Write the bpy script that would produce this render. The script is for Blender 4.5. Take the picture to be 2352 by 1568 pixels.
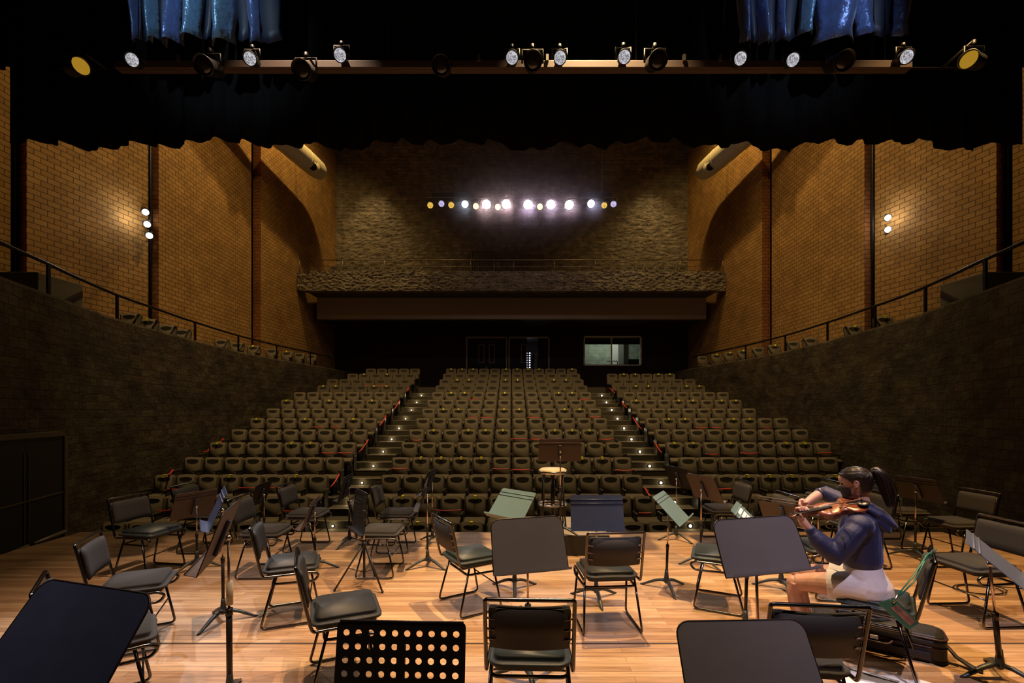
import bpy, bmesh, math, random
from mathutils import Vector, Matrix, Euler
from mathutils import noise as mnoise
R = math.radians
PI = math.pi
random.seed(7)
scn = bpy.context.scene
COL = scn.collection
for o in list(bpy.data.objects):
    bpy.data.objects.remove(o)

# ------------------------------------------------------------------ camera
F = 1045.0; U0 = 1175.0; V0 = 945.0; H = 1.77
cam = bpy.data.cameras.new('camera')
cam.sensor_fit = 'HORIZONTAL'; cam.sensor_width = 36.0
cam.lens = F * 36.0 / 2352.0
cam.shift_x = (1176.0 - U0) / 2352.0
cam.shift_y = (V0 - 784.0) / 2352.0
cam.clip_start = 0.05; cam.clip_end = 200
camo = bpy.data.objects.new('camera', cam); COL.objects.link(camo)
camo.location = (0, 0, H); camo.rotation_euler = (PI / 2, 0, 0)
scn.camera = camo

scn.view_settings.view_transform = 'Standard'
scn.view_settings.look = 'None'
scn.view_settings.gamma = 1.0
scn.view_settings.use_curve_mapping = False
scn.view_settings.exposure = 0.0

w = bpy.data.worlds.new('world'); scn.world = w; w.use_nodes = True
w.node_tree.nodes['Background'].inputs[0].default_value = (1.0, 0.8, 0.55, 1)
w.node_tree.nodes['Background'].inputs[1].default_value = 0.002

def spot(name, loc, target, power, color, size=60, blend=0.5, radius=0.08):
    l = bpy.data.lights.new(name, 'SPOT'); l.energy = power; l.color = color
    l.spot_size = R(size); l.spot_blend = blend; l.shadow_soft_size = radius
    o = bpy.data.objects.new(name, l); COL.objects.link(o); o.location = loc
    d = Vector(target) - Vector(loc)
    o.rotation_euler = d.to_track_quat('-Z', 'Y').to_euler()
    return o
def point(name, loc, power, color, radius=0.05):
    l = bpy.data.lights.new(name, 'POINT'); l.energy = power; l.color = color; l.shadow_soft_size = radius
    o = bpy.data.objects.new(name, l); COL.objects.link(o); o.location = loc
    return o

WARM = (1.0, 0.72, 0.42); AMB = (1.0, 0.60, 0.22); PINK = (1.0, 0.72, 0.66); COOL = (0.80, 0.88, 1.0)
YEL = (1.0, 0.78, 0.36)
# stage lamps hung over the orchestra, plus one added spot
spot('stage_lamp', (-2.4, 4.3, 8.0), (-2.2, 4.7, 0), 1800, (1.0, .70, .46), 50, .9, .02)
spot('stage_lamp', (1.0, 4.4, 8.0), (1.0, 4.7, 0), 3500, (1.0, .68, .33), 58, .9, .02)
spot('stage_lamp', (4.6, 4.0, 8.0), (4.3, 4.4, 0), 2700, (1.0, .60, .24), 54, .9, .02)
spot('stage_lamp', (-.2, 2.0, 7.6), (-.1, 3.0, 0), 1050, (1.0, .68, .52), 46, .9, .02)
spot('stage_lamp', (2.2, .6, 6.6), (2.5, 3.1, .5), 1100, (.95, .78, .95), 42, .9, .03)  # unseen lilac spot added to brighten the violinist
spot('stage_lamp', (-4.6, 1.2, 7.0), (-2.4, 3.2, 0), 900, (1.0, .72, .64), 40, .9, .02)
spot('stage_lamp', (-2.6, 6.0, 6.8), (-3.1, 3.0, 0), 1300, (.78, .82, 1.0), 28, .7, .03)
# light from the hall onto the players
for (u, v, p, c) in ((1117.3, 470.6, 330, (1.0, .80, .68)), (1162.6, 470, 330, (1.0, .74, .70)), (1212.5, 471, 330, (.95, .80, 1.0)), (1264.6, 471, 330, (.96, .80, .98)), (1307, 471.7, 300, (1.0, .80, .88)), (1357, 469, 330, (.78, .78, 1.0)), (1068.4, 470, 90, (.8, 1.0, 1.0))):
    x = (u - U0) * 17.75 / F; zz = H - (v - V0) * 17.75 / F
    spot('hall_lamp', (x, 17.62, zz), (x * 0.9, 3.6, .3), p * .8, c, 34, .6, .09)
    point('hall_glow', (x, 17.55, zz), p * .035, c, .12)
# wall wash and house lamps close to the ceiling
BRK = (1.0, .66, .24)
for s in (-1, 1):
    spot('wall_wash_lamp', (s * 7.1, 18.0, 16.4), (s * 10.2, 19.2, 9.0), 1450, BRK, 140, .7, .12)
    spot('wall_wash_lamp', (s * 5.0, 12.5, 15.8), (s * 10.9, 14.0, 6.0), 1450, BRK, 90, .8, .15)
    spot('house_lamp', (s * 7.6, 23.2, 15.6), (s * 7.6, 25.0, 9.5), 520, (1.0, .72, .32), 62, .9, .15)
    spot('house_lamp', (s * 4.8, 11.0, 15.5), (s * 5.0, 15.5, 1.0), 2800, (1.0, .72, .36), 70, .8, .25)
    spot('house_lamp', (s * 6.0, 17.0, 15.5), (s * 6.5, 21.4, 7.5), 700, (1.0, .72, .34), 40, .9, .15)
spot('house_lamp', (0, 11.0, 15.5), (0, 15, 0), 2700, (1.0, .72, .36), 70, .8, .25)
# blue-white lamps on the satin drapes
spot('curtain_lamp', (-3.6, 3.0, 7.4), (-3.8, 5.6, 6.9), 190, (.66, .84, 1.0), 46, .8, .05)
spot('curtain_lamp', (3.9, 3.0, 7.4), (3.8, 5.6, 6.9), 180, (.60, .74, 1.0), 46, .8, .05)

# ------------------------------------------------------------------ helpers
def PX(u, d): return (u - U0) * d / F
def PZ(v, d): return H - (v - V0) * d / F

def tag(o, label=None, cat=None, group=None, kind=None):
    if label: o['label'] = label
    if cat: o['category'] = cat
    if group: o['group'] = group
    if kind: o['kind'] = kind
    return o
def empty(name, loc=(0, 0, 0), rz=0.0):
    o = bpy.data.objects.new(name, None); COL.objects.link(o)
    o.location = loc; o.rotation_euler = (0, 0, rz); o.empty_display_size = .1
    return o
def copy_tree(o, parent=None):
    c = o.copy(); COL.objects.link(c); c.parent = parent
    for ch in o.children: copy_tree(ch, c)
    return c

def flat_all(bm, smooth):
    for f in bm.faces: f.smooth = smooth
class MB:
    def __init__(s): s.bm = bmesh.new(); s.mi = 0
    def _join(s, t, smooth=None):
        for f in t.faces:
            f.material_index = s.mi
            if smooth is not None: f.smooth = smooth
        m = bpy.data.meshes.new('t'); t.to_mesh(m); t.free()
        s.bm.from_mesh(m); bpy.data.meshes.remove(m)
    def box(s, c, size, rot=None, bev=0.0, seg=2, smooth=False):
        t = bmesh.new(); bmesh.ops.create_cube(t, size=1.0)
        bmesh.ops.scale(t, vec=Vector(size), verts=t.verts)
        if bev > 0:
            bmesh.ops.bevel(t, geom=list(t.edges), offset=bev, segments=seg, profile=.5, affect='EDGES')
            smooth = True if smooth is False and seg > 2 else smooth
        M = Matrix.Translation(Vector(c))
        if rot is not None:
            M = M @ (rot if isinstance(rot, Matrix) else Euler(rot).to_matrix().to_4x4())
        bmesh.ops.transform(t, matrix=M, verts=t.verts)
        s._join(t, smooth); return s
    def tube(s, pts, r, n=8, closed=False, cap=True, flat=1.0, upv=None):
        P = [Vector(p) for p in pts]; N = len(P)
        rr = r if isinstance(r, (list, tuple)) else [r] * N
        t = bmesh.new(); rings = []; up = None
        for i in range(N):
            if closed: a = P[(i + 1) % N] - P[i - 1]
            elif i == 0: a = P[1] - P[0]
            elif i == N - 1: a = P[-1] - P[-2]
            else: a = (P[i + 1] - P[i]).normalized() + (P[i] - P[i - 1]).normalized()
            if a.length < 1e-9: a = Vector((0, 0, 1))
            a.normalize()
            if up is None:
                up = Vector(upv) if upv else (Vector((0, 0, 1)) if abs(a.z) < .9 else Vector((1, 0, 0)))
            up = (up - a * up.dot(a))
            if up.length < 1e-6: up = a.orthogonal()
            up.normalize(); sd = a.cross(up)
            rings.append([t.verts.new(P[i] + (sd * math.cos(k * 2 * PI / n) + up * flat * math.sin(k * 2 * PI / n)) * rr[i]) for k in range(n)])
        for i in range(N if closed else N - 1):
            A = rings[i]; B = rings[(i + 1) % N]
            for k in range(n):
                t.faces.new((A[k], A[(k + 1) % n], B[(k + 1) % n], B[k]))
        if cap and not closed:
            t.faces.new(rings[0]); t.faces.new(list(reversed(rings[-1])))
        bmesh.ops.recalc_face_normals(t, faces=t.faces)
        s._join(t, True); return s
    def loft(s, rings, n=20, cap=True, smooth=True):
        """rings: (centre, vecA, vecB)"""
        t = bmesh.new(); RR = []
        for (c, a, b) in rings:
            c, a, b = Vector(c), Vector(a), Vector(b)
            RR.append([t.verts.new(c + a * math.cos(k * 2 * PI / n) + b * math.sin(k * 2 * PI / n)) for k in range(n)])
        for i in range(len(RR) - 1):
            for k in range(n):
                t.faces.new((RR[i][k], RR[i][(k + 1) % n], RR[i + 1][(k + 1) % n], RR[i + 1][k]))
        if cap: t.faces.new(RR[0]); t.faces.new(list(reversed(RR[-1])))
        bmesh.ops.recalc_face_normals(t, faces=t.faces)
        s._join(t, smooth); return s
    def ell(s, c, rad, rot=None, n=20, cut=None):
        t = bmesh.new(); bmesh.ops.create_uvsphere(t, u_segments=n, v_segments=max(8, n * 2 // 3), radius=1.0)
        bmesh.ops.scale(t, vec=Vector(rad), verts=t.verts)
        M = Matrix.Translation(Vector(c))
        if rot is not None: M = M @ rot
        bmesh.ops.transform(t, matrix=M, verts=t.verts)
        if cut:
            bmesh.ops.delete(t, geom=[v for v in t.verts if cut(v.co)], context='VERTS')
        s._join(t, True); return s
    def lathe(s, prof, c=(0, 0, 0), n=24, rot=None):
        t = bmesh.new(); RR = []
        for (r, z) in prof:
            RR.append([t.verts.new((max(r, 1e-4) * math.cos(k * 2 * PI / n), max(r, 1e-4) * math.sin(k * 2 * PI / n), z)) for k in range(n)])
        for i in range(len(RR) - 1):
            for k in range(n):
                t.faces.new((RR[i][k], RR[i][(k + 1) % n], RR[i + 1][(k + 1) % n], RR[i + 1][k]))
        t.faces.new(RR[0]); t.faces.new(list(reversed(RR[-1])))
        bmesh.ops.recalc_face_normals(t, faces=t.faces)
        M = Matrix.Translation(Vector(c))
        if rot is not None: M = M @ rot
        bmesh.ops.transform(t, matrix=M, verts=t.verts)
        s._join(t, True); return s
    def prism(s, pts2, y0, y1, axis='y', smooth=False, M=None):
        """polygon of 2D points extruded; axis y: pts=(x,z); axis z: pts=(x,y); axis x: pts=(y,z)"""
        t = bmesh.new()
        def mk(p, h):
            return {'y': (p[0], h, p[1]), 'z': (p[0], p[1], h), 'x': (h, p[0], p[1])}[axis]
        A = [t.verts.new(mk(p, y0)) for p in pts2]; B = [t.verts.new(mk(p, y1)) for p in pts2]
        n = len(A)
        t.faces.new(A); t.faces.new(list(reversed(B)))
        for k in range(n): t.faces.new((A[k], B[k], B[(k + 1) % n], A[(k + 1) % n]))
        bmesh.ops.recalc_face_normals(t, faces=t.faces)
        if M is not None: bmesh.ops.transform(t, matrix=M, verts=t.verts)
        s._join(t, smooth); return s
    def raw(s, vs, fs, smooth=False):
        t = bmesh.new(); V = [t.verts.new(v) for v in vs]
        for f in fs: t.faces.new([V[i] for i in f])
        bmesh.ops.recalc_face_normals(t, faces=t.faces)
        s._join(t, smooth); return s
    def build(s, name, mat, parent=None, M=None):
        if M is not None: bmesh.ops.transform(s.bm, matrix=M, verts=s.bm.verts)
        m = bpy.data.meshes.new(name); s.bm.to_mesh(m); s.bm.free()
        for x in (mat if isinstance(mat, (list, tuple)) else [mat]):
            if x: m.materials.append(x)
        o = bpy.data.objects.new(name, m); COL.objects.link(o)
        if parent: o.parent = parent
        return o
def struct(o): o['kind'] = 'structure'; return o

def fillet(pts, r, n=5, closed=False):
    P = [Vector(p) for p in pts]; out = []
    N = len(P)
    for i in range(N):
        if not closed and i in (0, N - 1): out.append(P[i]); continue
        a, b, c = P[i - 1], P[i], P[(i + 1) % N]
        d1 = (a - b); d2 = (c - b)
        rr = min(r, d1.length * .49, d2.length * .49)
        p1 = b + d1.normalized() * rr; p2 = b + d2.normalized() * rr
        for k in range(n + 1):
            t = k / n
            out.append(p1 * (1 - t) ** 2 + b * 2 * t * (1 - t) + p2 * t * t)
    return out
def rough(b, P, nu, nv, nrm, amp, sc=3.0, block=None):
    """P(i/nu, j/nv) -> point; pushes grid along nrm(u,v) with broken-stone relief"""
    vs = []; fs = []
    for i in range(nu + 1):
        for j in range(nv + 1):
            p = Vector(P(i / nu, j / nv)); q = Vector((p.x * sc, p.y * sc, p.z * sc * 1.6))
            h = mnoise.noise(q) + .5 * mnoise.noise(q * 2.3) + .25 * mnoise.noise(q * 5.1)
            vs.append(p + nrm(i / nu) * amp * h)
    for i in range(nu):
        for j in range(nv):
            a = i * (nv + 1) + j; fs.append((a, a + 1, a + nv + 2, a + nv + 1))
    m = bpy.data.meshes.new('t'); m.from_pydata([tuple(v) for v in vs], [], fs); b.bm.from_mesh(m); bpy.data.meshes.remove(m)
def rrect(w, h, r, n=5, cx=0, cy=0):
    pts = []
    for (sx, sy, a0) in ((1, 1, 0), (-1, 1, 90), (-1, -1, 180), (1, -1, 270)):
        for k in range(n + 1):
            a = R(a0 + 90 * k / n)
            pts.append((cx + sx * (w / 2 - r) + r * math.cos(a), cy + sy * (h / 2 - r) + r * math.sin(a)))
    return pts

# ------------------------------------------------------------------ materials
def mat(name, color, rough=.5, metal=0.0, emit=None, es=0.0, bump=None, noise=None, spec=None, coat=0.0, sheen=0.0):
    m = bpy.data.materials.new(name); m.use_nodes = True
    nt = m.node_tree; b = nt.nodes['Principled BSDF']
    b.inputs['Base Color'].default_value = (*color, 1); b.inputs['Roughness'].default_value = rough
    b.inputs['Metallic'].default_value = metal
    if spec is not None: b.inputs['Specular IOR Level'].default_value = spec
    if coat: b.inputs['Coat Weight'].default_value = coat; b.inputs['Coat Roughness'].default_value = .2
    if sheen: b.inputs['Sheen Weight'].default_value = sheen; b.inputs['Sheen Roughness'].default_value = .4
    if emit: b.inputs['Emission Color'].default_value = (*emit, 1); b.inputs['Emission Strength'].default_value = es
    tc = nt.nodes.new('ShaderNodeTexCoord')
    if noise:   # (scale, color2)
        n = nt.nodes.new('ShaderNodeTexNoise'); n.inputs['Scale'].default_value = noise[0]; n.inputs['Detail'].default_value = 6
        nt.links.new(tc.outputs['Object'], n.inputs['Vector'])
        r = nt.nodes.new('ShaderNodeMix'); r.data_type = 'RGBA'
        r.inputs[6].default_value = (*color, 1); r.inputs[7].default_value = (*noise[1], 1)
        nt.links.new(n.outputs['Fac'], r.inputs[0]); nt.links.new(r.outputs[2], b.inputs['Base Color'])
    if bump:    # (scale, strength, dist)
        n = nt.nodes.new('ShaderNodeTexNoise'); n.inputs['Scale'].default_value = bump[0]; n.inputs['Detail'].default_value = 5
        nt.links.new(tc.outputs['Object'], n.inputs['Vector'])
        bp = nt.nodes.new('ShaderNodeBump'); bp.inputs['Strength'].default_value = bump[1]; bp.inputs['Distance'].default_value = bump[2]
        nt.links.new(n.outputs['Fac'], bp.inputs['Height']); nt.links.new(bp.outputs['Normal'], b.inputs['Normal'])
    return m

def brickmat(name, axes, bw, bh, c1, c2, mortar, ms=.012, rough=.8, bump=.6, bdist=.01, rough_noise=None, var=None, offset=.5, grime=None):
    """axes: which object coords feed (u,v)"""
    m = bpy.data.materials.new(name); m.use_nodes = True
    nt = m.node_tree; L = nt.links; b = nt.nodes['Principled BSDF']; b.inputs['Roughness'].default_value = rough
    b.inputs['Specular IOR Level'].default_value = .3
    tc = nt.nodes.new('ShaderNodeTexCoord'); sp = nt.nodes.new('ShaderNodeSeparateXYZ'); cb = nt.nodes.new('ShaderNodeCombineXYZ')
    L.new(tc.outputs['Object'], sp.inputs[0]); L.new(sp.outputs[axes[0]], cb.inputs[0]); L.new(sp.outputs[axes[1]], cb.inputs[1])
    br = nt.nodes.new('ShaderNodeTexBrick'); br.offset = offset
    br.inputs['Scale'].default_value = 1.0; br.inputs['Brick Width'].default_value = bw; br.inputs['Row Height'].default_value = bh
    br.inputs['Mortar Size'].default_value = ms; br.inputs['Mortar Smooth'].default_value = .3; br.inputs['Bias'].default_value = 0
    br.inputs['Color1'].default_value = (*c1, 1); br.inputs['Color2'].default_value = (*c2, 1); br.inputs['Mortar'].default_value = (*mortar, 1)
    L.new(cb.outputs[0], br.inputs['Vector'])
    col = br.outputs['Color']
    if var:
        n = nt.nodes.new('ShaderNodeTexNoise'); n.inputs['Scale'].default_value = var[0]; n.inputs['Detail'].default_value = 8
        L.new(cb.outputs[0], n.inputs['Vector'])
        rp = nt.nodes.new('ShaderNodeMapRange'); rp.inputs[1].default_value = .3; rp.inputs[2].default_value = .7
        rp.inputs[3].default_value = var[1]; rp.inputs[4].default_value = var[2]; L.new(n.outputs['Fac'], rp.inputs[0])
        mx = nt.nodes.new('ShaderNodeMix'); mx.data_type = 'RGBA'; mx.blend_type = 'MULTIPLY'; mx.inputs[0].default_value = 1
        L.new(col, mx.inputs[6]); L.new(rp.outputs[0], mx.inputs[7]); col = mx.outputs[2]
    L.new(col, b.inputs['Base Color'])
    inv = nt.nodes.new('ShaderNodeMath'); inv.operation = 'SUBTRACT'; inv.inputs[0].default_value = 1.0; L.new(br.outputs['Fac'], inv.inputs[1])
    h = inv.outputs[0]
    bp = nt.nodes.new('ShaderNodeBump'); bp.inputs['Strength'].default_value = bump; bp.inputs['Distance'].default_value = bdist
    if rough_noise:
        n = nt.nodes.new('ShaderNodeTexNoise'); n.inputs['Scale'].default_value = rough_noise[0]; n.inputs['Detail'].default_value = 8; n.inputs['Roughness'].default_value = .65
        mp = nt.nodes.new('ShaderNodeMapping'); mp.inputs['Scale'].default_value = (1, 1.8, 1)
        L.new(cb.outputs[0], mp.inputs[0]); L.new(mp.outputs[0], n.inputs['Vector'])
        ad = nt.nodes.new('ShaderNodeMath'); ad.operation = 'MULTIPLY_ADD'; ad.inputs[1].default_value = rough_noise[1]
        L.new(n.outputs['Fac'], ad.inputs[0]); L.new(h, ad.inputs[2]); h = ad.outputs[0]
    L.new(h, bp.inputs['Height']); L.new(bp.outputs['Normal'], b.inputs['Normal'])
    return m

def plankmat():
    m = bpy.data.materials.new('stage planks'); m.use_nodes = True
    nt = m.node_tree; L = nt.links; b = nt.nodes['Principled BSDF']
    tc = nt.nodes.new('ShaderNodeTexCoord')
    br = nt.nodes.new('ShaderNodeTexBrick'); br.offset = .37; br.offset_frequency = 2
    br.inputs['Scale'].default_value = 1; br.inputs['Brick Width'].default_value = 1.3; br.inputs['Row Height'].default_value = .062
    br.inputs['Mortar Size'].default_value = .0016; br.inputs['Mortar Smooth'].default_value = .1
    br.inputs['Color1'].default_value = (.34, .185, .085, 1); br.inputs['Color2'].default_value = (.58, .37, .20, 1); br.inputs['Mortar'].default_value = (.17, .09, .045, 1)
    L.new(tc.outputs['Object'], br.inputs['Vector'])
    mp = nt.nodes.new('ShaderNodeMapping'); mp.inputs['Scale'].default_value = (1.2, 16, 1); L.new(tc.outputs['Object'], mp.inputs[0])
    n = nt.nodes.new('ShaderNodeTexNoise'); n.inputs['Scale'].default_value = 2.2; n.inputs['Detail'].default_value = 9; n.inputs['Roughness'].default_value = .62
    L.new(mp.outputs[0], n.inputs['Vector'])
    rp = nt.nodes.new('ShaderNodeMapRange'); rp.inputs[1].default_value = .3; rp.inputs[2].default_value = .72; rp.inputs[3].default_value = .60; rp.inputs[4].default_value = 1.18
    L.new(n.outputs['Fac'], rp.inputs[0])
    mx = nt.nodes.new('ShaderNodeMix'); mx.data_type = 'RGBA'; mx.blend_type = 'MULTIPLY'; mx.inputs[0].default_value = 1
    L.new(br.outputs['Color'], mx.inputs[6]); L.new(rp.outputs[0], mx.inputs[7])
    # scuffs and dark knots
    mp2 = nt.nodes.new('ShaderNodeMapping'); mp2.inputs['Scale'].default_value = (1, 3.5, 1); L.new(tc.outputs['Object'], mp2.inputs[0])
    n2 = nt.nodes.new('ShaderNodeTexNoise'); n2.inputs['Scale'].default_value = 2.3; n2.inputs['Detail'].default_value = 10; n2.inputs['Roughness'].default_value = .7
    L.new(mp2.outputs[0], n2.inputs['Vector'])
    rp2 = nt.nodes.new('ShaderNodeMapRange'); rp2.inputs[1].default_value = .60; rp2.inputs[2].default_value = .72; rp2.inputs[3].default_value = 1; rp2.inputs[4].default_value = .55
    L.new(n2.outputs['Fac'], rp2.inputs[0])
    mx2 = nt.nodes.new('ShaderNodeMix'); mx2.data_type = 'RGBA'; mx2.blend_type = 'MULTIPLY'; mx2.inputs[0].default_value = 1
    L.new(mx.outputs[2], mx2.inputs[6]); L.new(rp2.outputs[0], mx2.inputs[7])
    L.new(mx2.outputs[2], b.inputs['Base Color'])
    rr = nt.nodes.new('ShaderNodeMapRange'); rr.inputs[3].default_value = .30; rr.inputs[4].default_value = .55; L.new(n2.outputs['Fac'], rr.inputs[0])
    L.new(rr.outputs[0], b.inputs['Roughness'])
    bp = nt.nodes.new('ShaderNodeBump'); bp.inputs['Strength'].default_value = .35; bp.inputs['Distance'].default_value = .004
    L.new(mx.outputs[2], bp.inputs['Height']); L.new(bp.outputs['Normal'], b.inputs['Normal'])
    return m

M_floor = plankmat()
M_brickY = brickmat('orange brick side', (1, 2), .27, .135, (.42, .235, .075), (.33, .175, .05), (.09, .05, .02), ms=.010, bump=.8, bdist=.012, var=(1.3, .72, 1.1))
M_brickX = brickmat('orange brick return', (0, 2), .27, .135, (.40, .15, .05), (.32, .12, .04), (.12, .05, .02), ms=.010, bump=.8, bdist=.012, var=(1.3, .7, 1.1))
M_rock = brickmat('split face block back', (0, 2), .60, .20, (.25, .20, .14), (.18, .145, .10), (.09, .075, .055), ms=.006, rough=.9, bump=1.0, bdist=.09, rough_noise=(3.2, 2.0), var=(2.5, .6, 1.25))
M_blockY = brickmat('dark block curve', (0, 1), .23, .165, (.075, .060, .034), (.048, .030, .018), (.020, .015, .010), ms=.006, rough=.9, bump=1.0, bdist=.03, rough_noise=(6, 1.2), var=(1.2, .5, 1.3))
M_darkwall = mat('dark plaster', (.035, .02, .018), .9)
M_beam = mat('brown plaster beam', (.42, .33, .22), .85, noise=(1.5, (.36, .27, .20)))
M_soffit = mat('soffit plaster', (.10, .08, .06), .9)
M_black = mat('black velvet', (.006, .006, .006), .95, spec=.1)
M_blackm = mat('black metal', (.012, .012, .012), .45)
M_ceil = mat('black ceiling', (.008, .008, .007), .9)
M_carpet = mat('dark aisle carpet', (.065, .052, .032), .95, bump=(60, .4, .01))
M_nose = mat('step nosing', (.36, .30, .17), .45, metal=.3)
M_conc = mat('grey concrete', (.16, .14, .11), .85, noise=(3, (.11, .10, .08)))
M_seat = mat('olive seat fabric', (.105, .082, .050), .9, bump=(300, .25, .002))
M_dipshade = mat('painted seat dip shade', (.030, .024, .015), .95)  # dark colour for the painted shade in the seat back dip
M_seatpl = mat('dark seat plastic', (.035, .028, .020), .45)
M_armm = mat('armrest', (.045, .036, .026), .3)
M_tag = mat('yellow tag', (.95, .85, .04), .5)
M_tape = mat('red tape', (.75, .05, .03), .4)
M_chrome = mat('dark chrome tube', (.13, .12, .11), .2, metal=1.0)
M_cush = mat('black vinyl cushion', (.014, .015, .0145), .55, bump=(250, .15, .001))
M_cushg = mat('green black vinyl', (.017, .025, .023), .5, bump=(250, .15, .001))
M_cushf = mat('grey fabric cushion', (.034, .031, .027), .9, bump=(420, .4, .001))
M_backp = mat('black chair back', (.014, .012, .010), .6)
M_brkt = mat('bronze bracket', (.25, .19, .14), .4, metal=.8)
M_stand = mat('black stand enamel', (.105, .098, .112), .45, noise=(9, (.085, .082, .094)))
M_standn = mat('blue black stand enamel', (.038, .052, .105), .45, noise=(14, (.026, .036, .078)))
M_standcool = mat('black enamel with painted cool light', (.110, .175, .168), .42, noise=(10, (.09, .15, .145)))  # grey-green tone paints cool light reflected by black enamel
M_standb = mat('brown black stand back', (.075, .052, .042), .5)
M_base = mat('cast stand base', (.026, .034, .034), .4)
M_pole = mat('dark pole', (.035, .026, .02), .35, metal=.6)
M_tube = mat('copper inner tube', (.62, .45, .36), .28, metal=1.0)
M_knob = mat('steel knob', (.6, .55, .48), .25, metal=1.0)
M_rail = mat('black handrail', (.02, .016, .014), .35, metal=.5)
M_railg = mat('bronze handrail', (.30, .24, .15), .35, metal=.7)
M_frame = mat('door frame metal', (.11, .09, .07), .5, metal=.3)
M_door = mat('black door', (.012, .011, .011), .5)
M_duct = mat('pale duct', (.62, .55, .36), .5, bump=(3, .2, .03))
M_paper = mat('white paper', (.82, .80, .78), .8)
M_glass = bpy.data.materials.new('glass'); M_glass.use_nodes = True
_b = M_glass.node_tree.nodes['Principled BSDF']; _b.inputs['Transmission Weight'].default_value = 1; _b.inputs['Roughness'].default_value = .02; _b.inputs['IOR'].default_value = 1.05
def emat(name, col, s): return mat(name, (.02, .02, .02), .4, emit=col, es=s)

# ------------------------------------------------------------------ stage
b = MB(); b.box((0, 1.34, -.02), (12.66, 10.68, .04)); floor = struct(b.build('floor', M_floor))
b = MB(); b.box((0, 6.60, -.70), (12.6, .12, 1.32)); struct(b.build('trim_1', M_darkwall))
for s in (-1, 1):
    b = MB(); b.box((s * 6.28, 1.3, -.70), (.08, 10.4, 1.32)); struct(b.build('trim_%d' % (2 if s < 0 else 3), M_darkwall))
b = MB(); b.box((0, 3.47, .0006), (12.6, .011, .0014)); b.box((0, 3.475, .0006), (12.6, .02, .0008)); struct(b.build('trim_4', mat('floor seam', (.05, .03, .02), .9)))
b = MB(); b.box((0, 6.655, .001), (12.6, .035, .004)); struct(b.build('trim_5', mat('stage lip', (.40, .27, .17), .6)))

# tiers
def FL(k): return -1.34 + .327 * k
poly = [(4.0, -1.6), (4.0, FL(0))]
for k in range(13):
    poly += [(9.2 + k, FL(k)), (9.2 + k, FL(k + 1))]
poly += [(25.4, FL(13)), (25.4, -1.6)]
b = MB(); b.prism(poly, -9.9, 9.9, 'x'); struct(b.build('floor.001', M_carpet))
b = MB()
for s in (-1, 1):
    for k in range(12):
        b.box((s * 3.8, 9.45 + k + .0 - .25 + .0 + .5 + .25 - .25, FL(k) + .0815 - .327 + .327), (1.14, .5, .163)) if False else None
        y0 = 8.7 + k
        b.box((s * 3.8, y0 + .25 + .001, FL(k) + .082), (1.14, .5, .163))
struct(b.build('floor.002', M_carpet))
b = MB()
for s in (-1, 1):
    for k in range(12):
        b.box((s * 3.8, 8.7 + k + .012, FL(k) + .163), (1.14, .03, .012))
        b.box((s * 3.8, 9.2 + k + .012, FL(k) + .327 + .003), (1.14, .03, .012))
struct(b.build('trim_6', M_nose))

# curved low walls
WP = [(6.9, 4.6), (7.2, 5.4), (7.86, 7.0), (8.2, 8.11), (8.48, 8.94), (8.87, 10.35), (9.05, 11.6), (9.29, 13.5), (9.43, 15.87), (9.28, 18.1), (8.95, 20.3), (8.58, 22.9), (8.35, 25.0)]
def smooth_curve(P, n=6):
    out = []
    Q = [Vector((p[0], p[1])) for p in P]
    for i in range(len(Q) - 1):
        p0 = Q[max(i - 1, 0)]; p1 = Q[i]; p2 = Q[i + 1]; p3 = Q[min(i + 2, len(Q) - 1)]
        for k in range(n):
            t = k / n
            out.append(.5 * ((2 * p1) + (-p0 + p2) * t + (2 * p0 - 5 * p1 + 4 * p2 - p3) * t * t + (-p0 + 3 * p1 - 3 * p2 + p3) * t ** 3))
    out.append(Q[-1]); return out
WC = smooth_curve(WP)
ZW = 3.85; ZT = 3.27
def ter(y): return ZT + max(0, y - 15.0) * .034
def wall_at(u):
    """point on the right-hand curve seen at mirrored u (u<1175)"""
    r = (U0 - u) / F
    best = None
    for i in range(len(WC) - 1):
        a, c = WC[i], WC[i + 1]
        fa = a.x / a.y - r; fc = c.x / c.y - r
        if fa * fc <= 0:
            t = fa / (fa - fc) if fa != fc else 0
            best = a.lerp(c, t); break
    return best
def offs(C, d):
    out = []
    for i, p in enumerate(C):
        a = C[max(i - 1, 0)]; c = C[min(i + 1, len(C) - 1)]
        t = (c - a).normalized(); nrm = Vector((t.y, -t.x))
        out.append(p + nrm * d)
    return out
def curve_material():
    m = M_blockY
    return m
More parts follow.
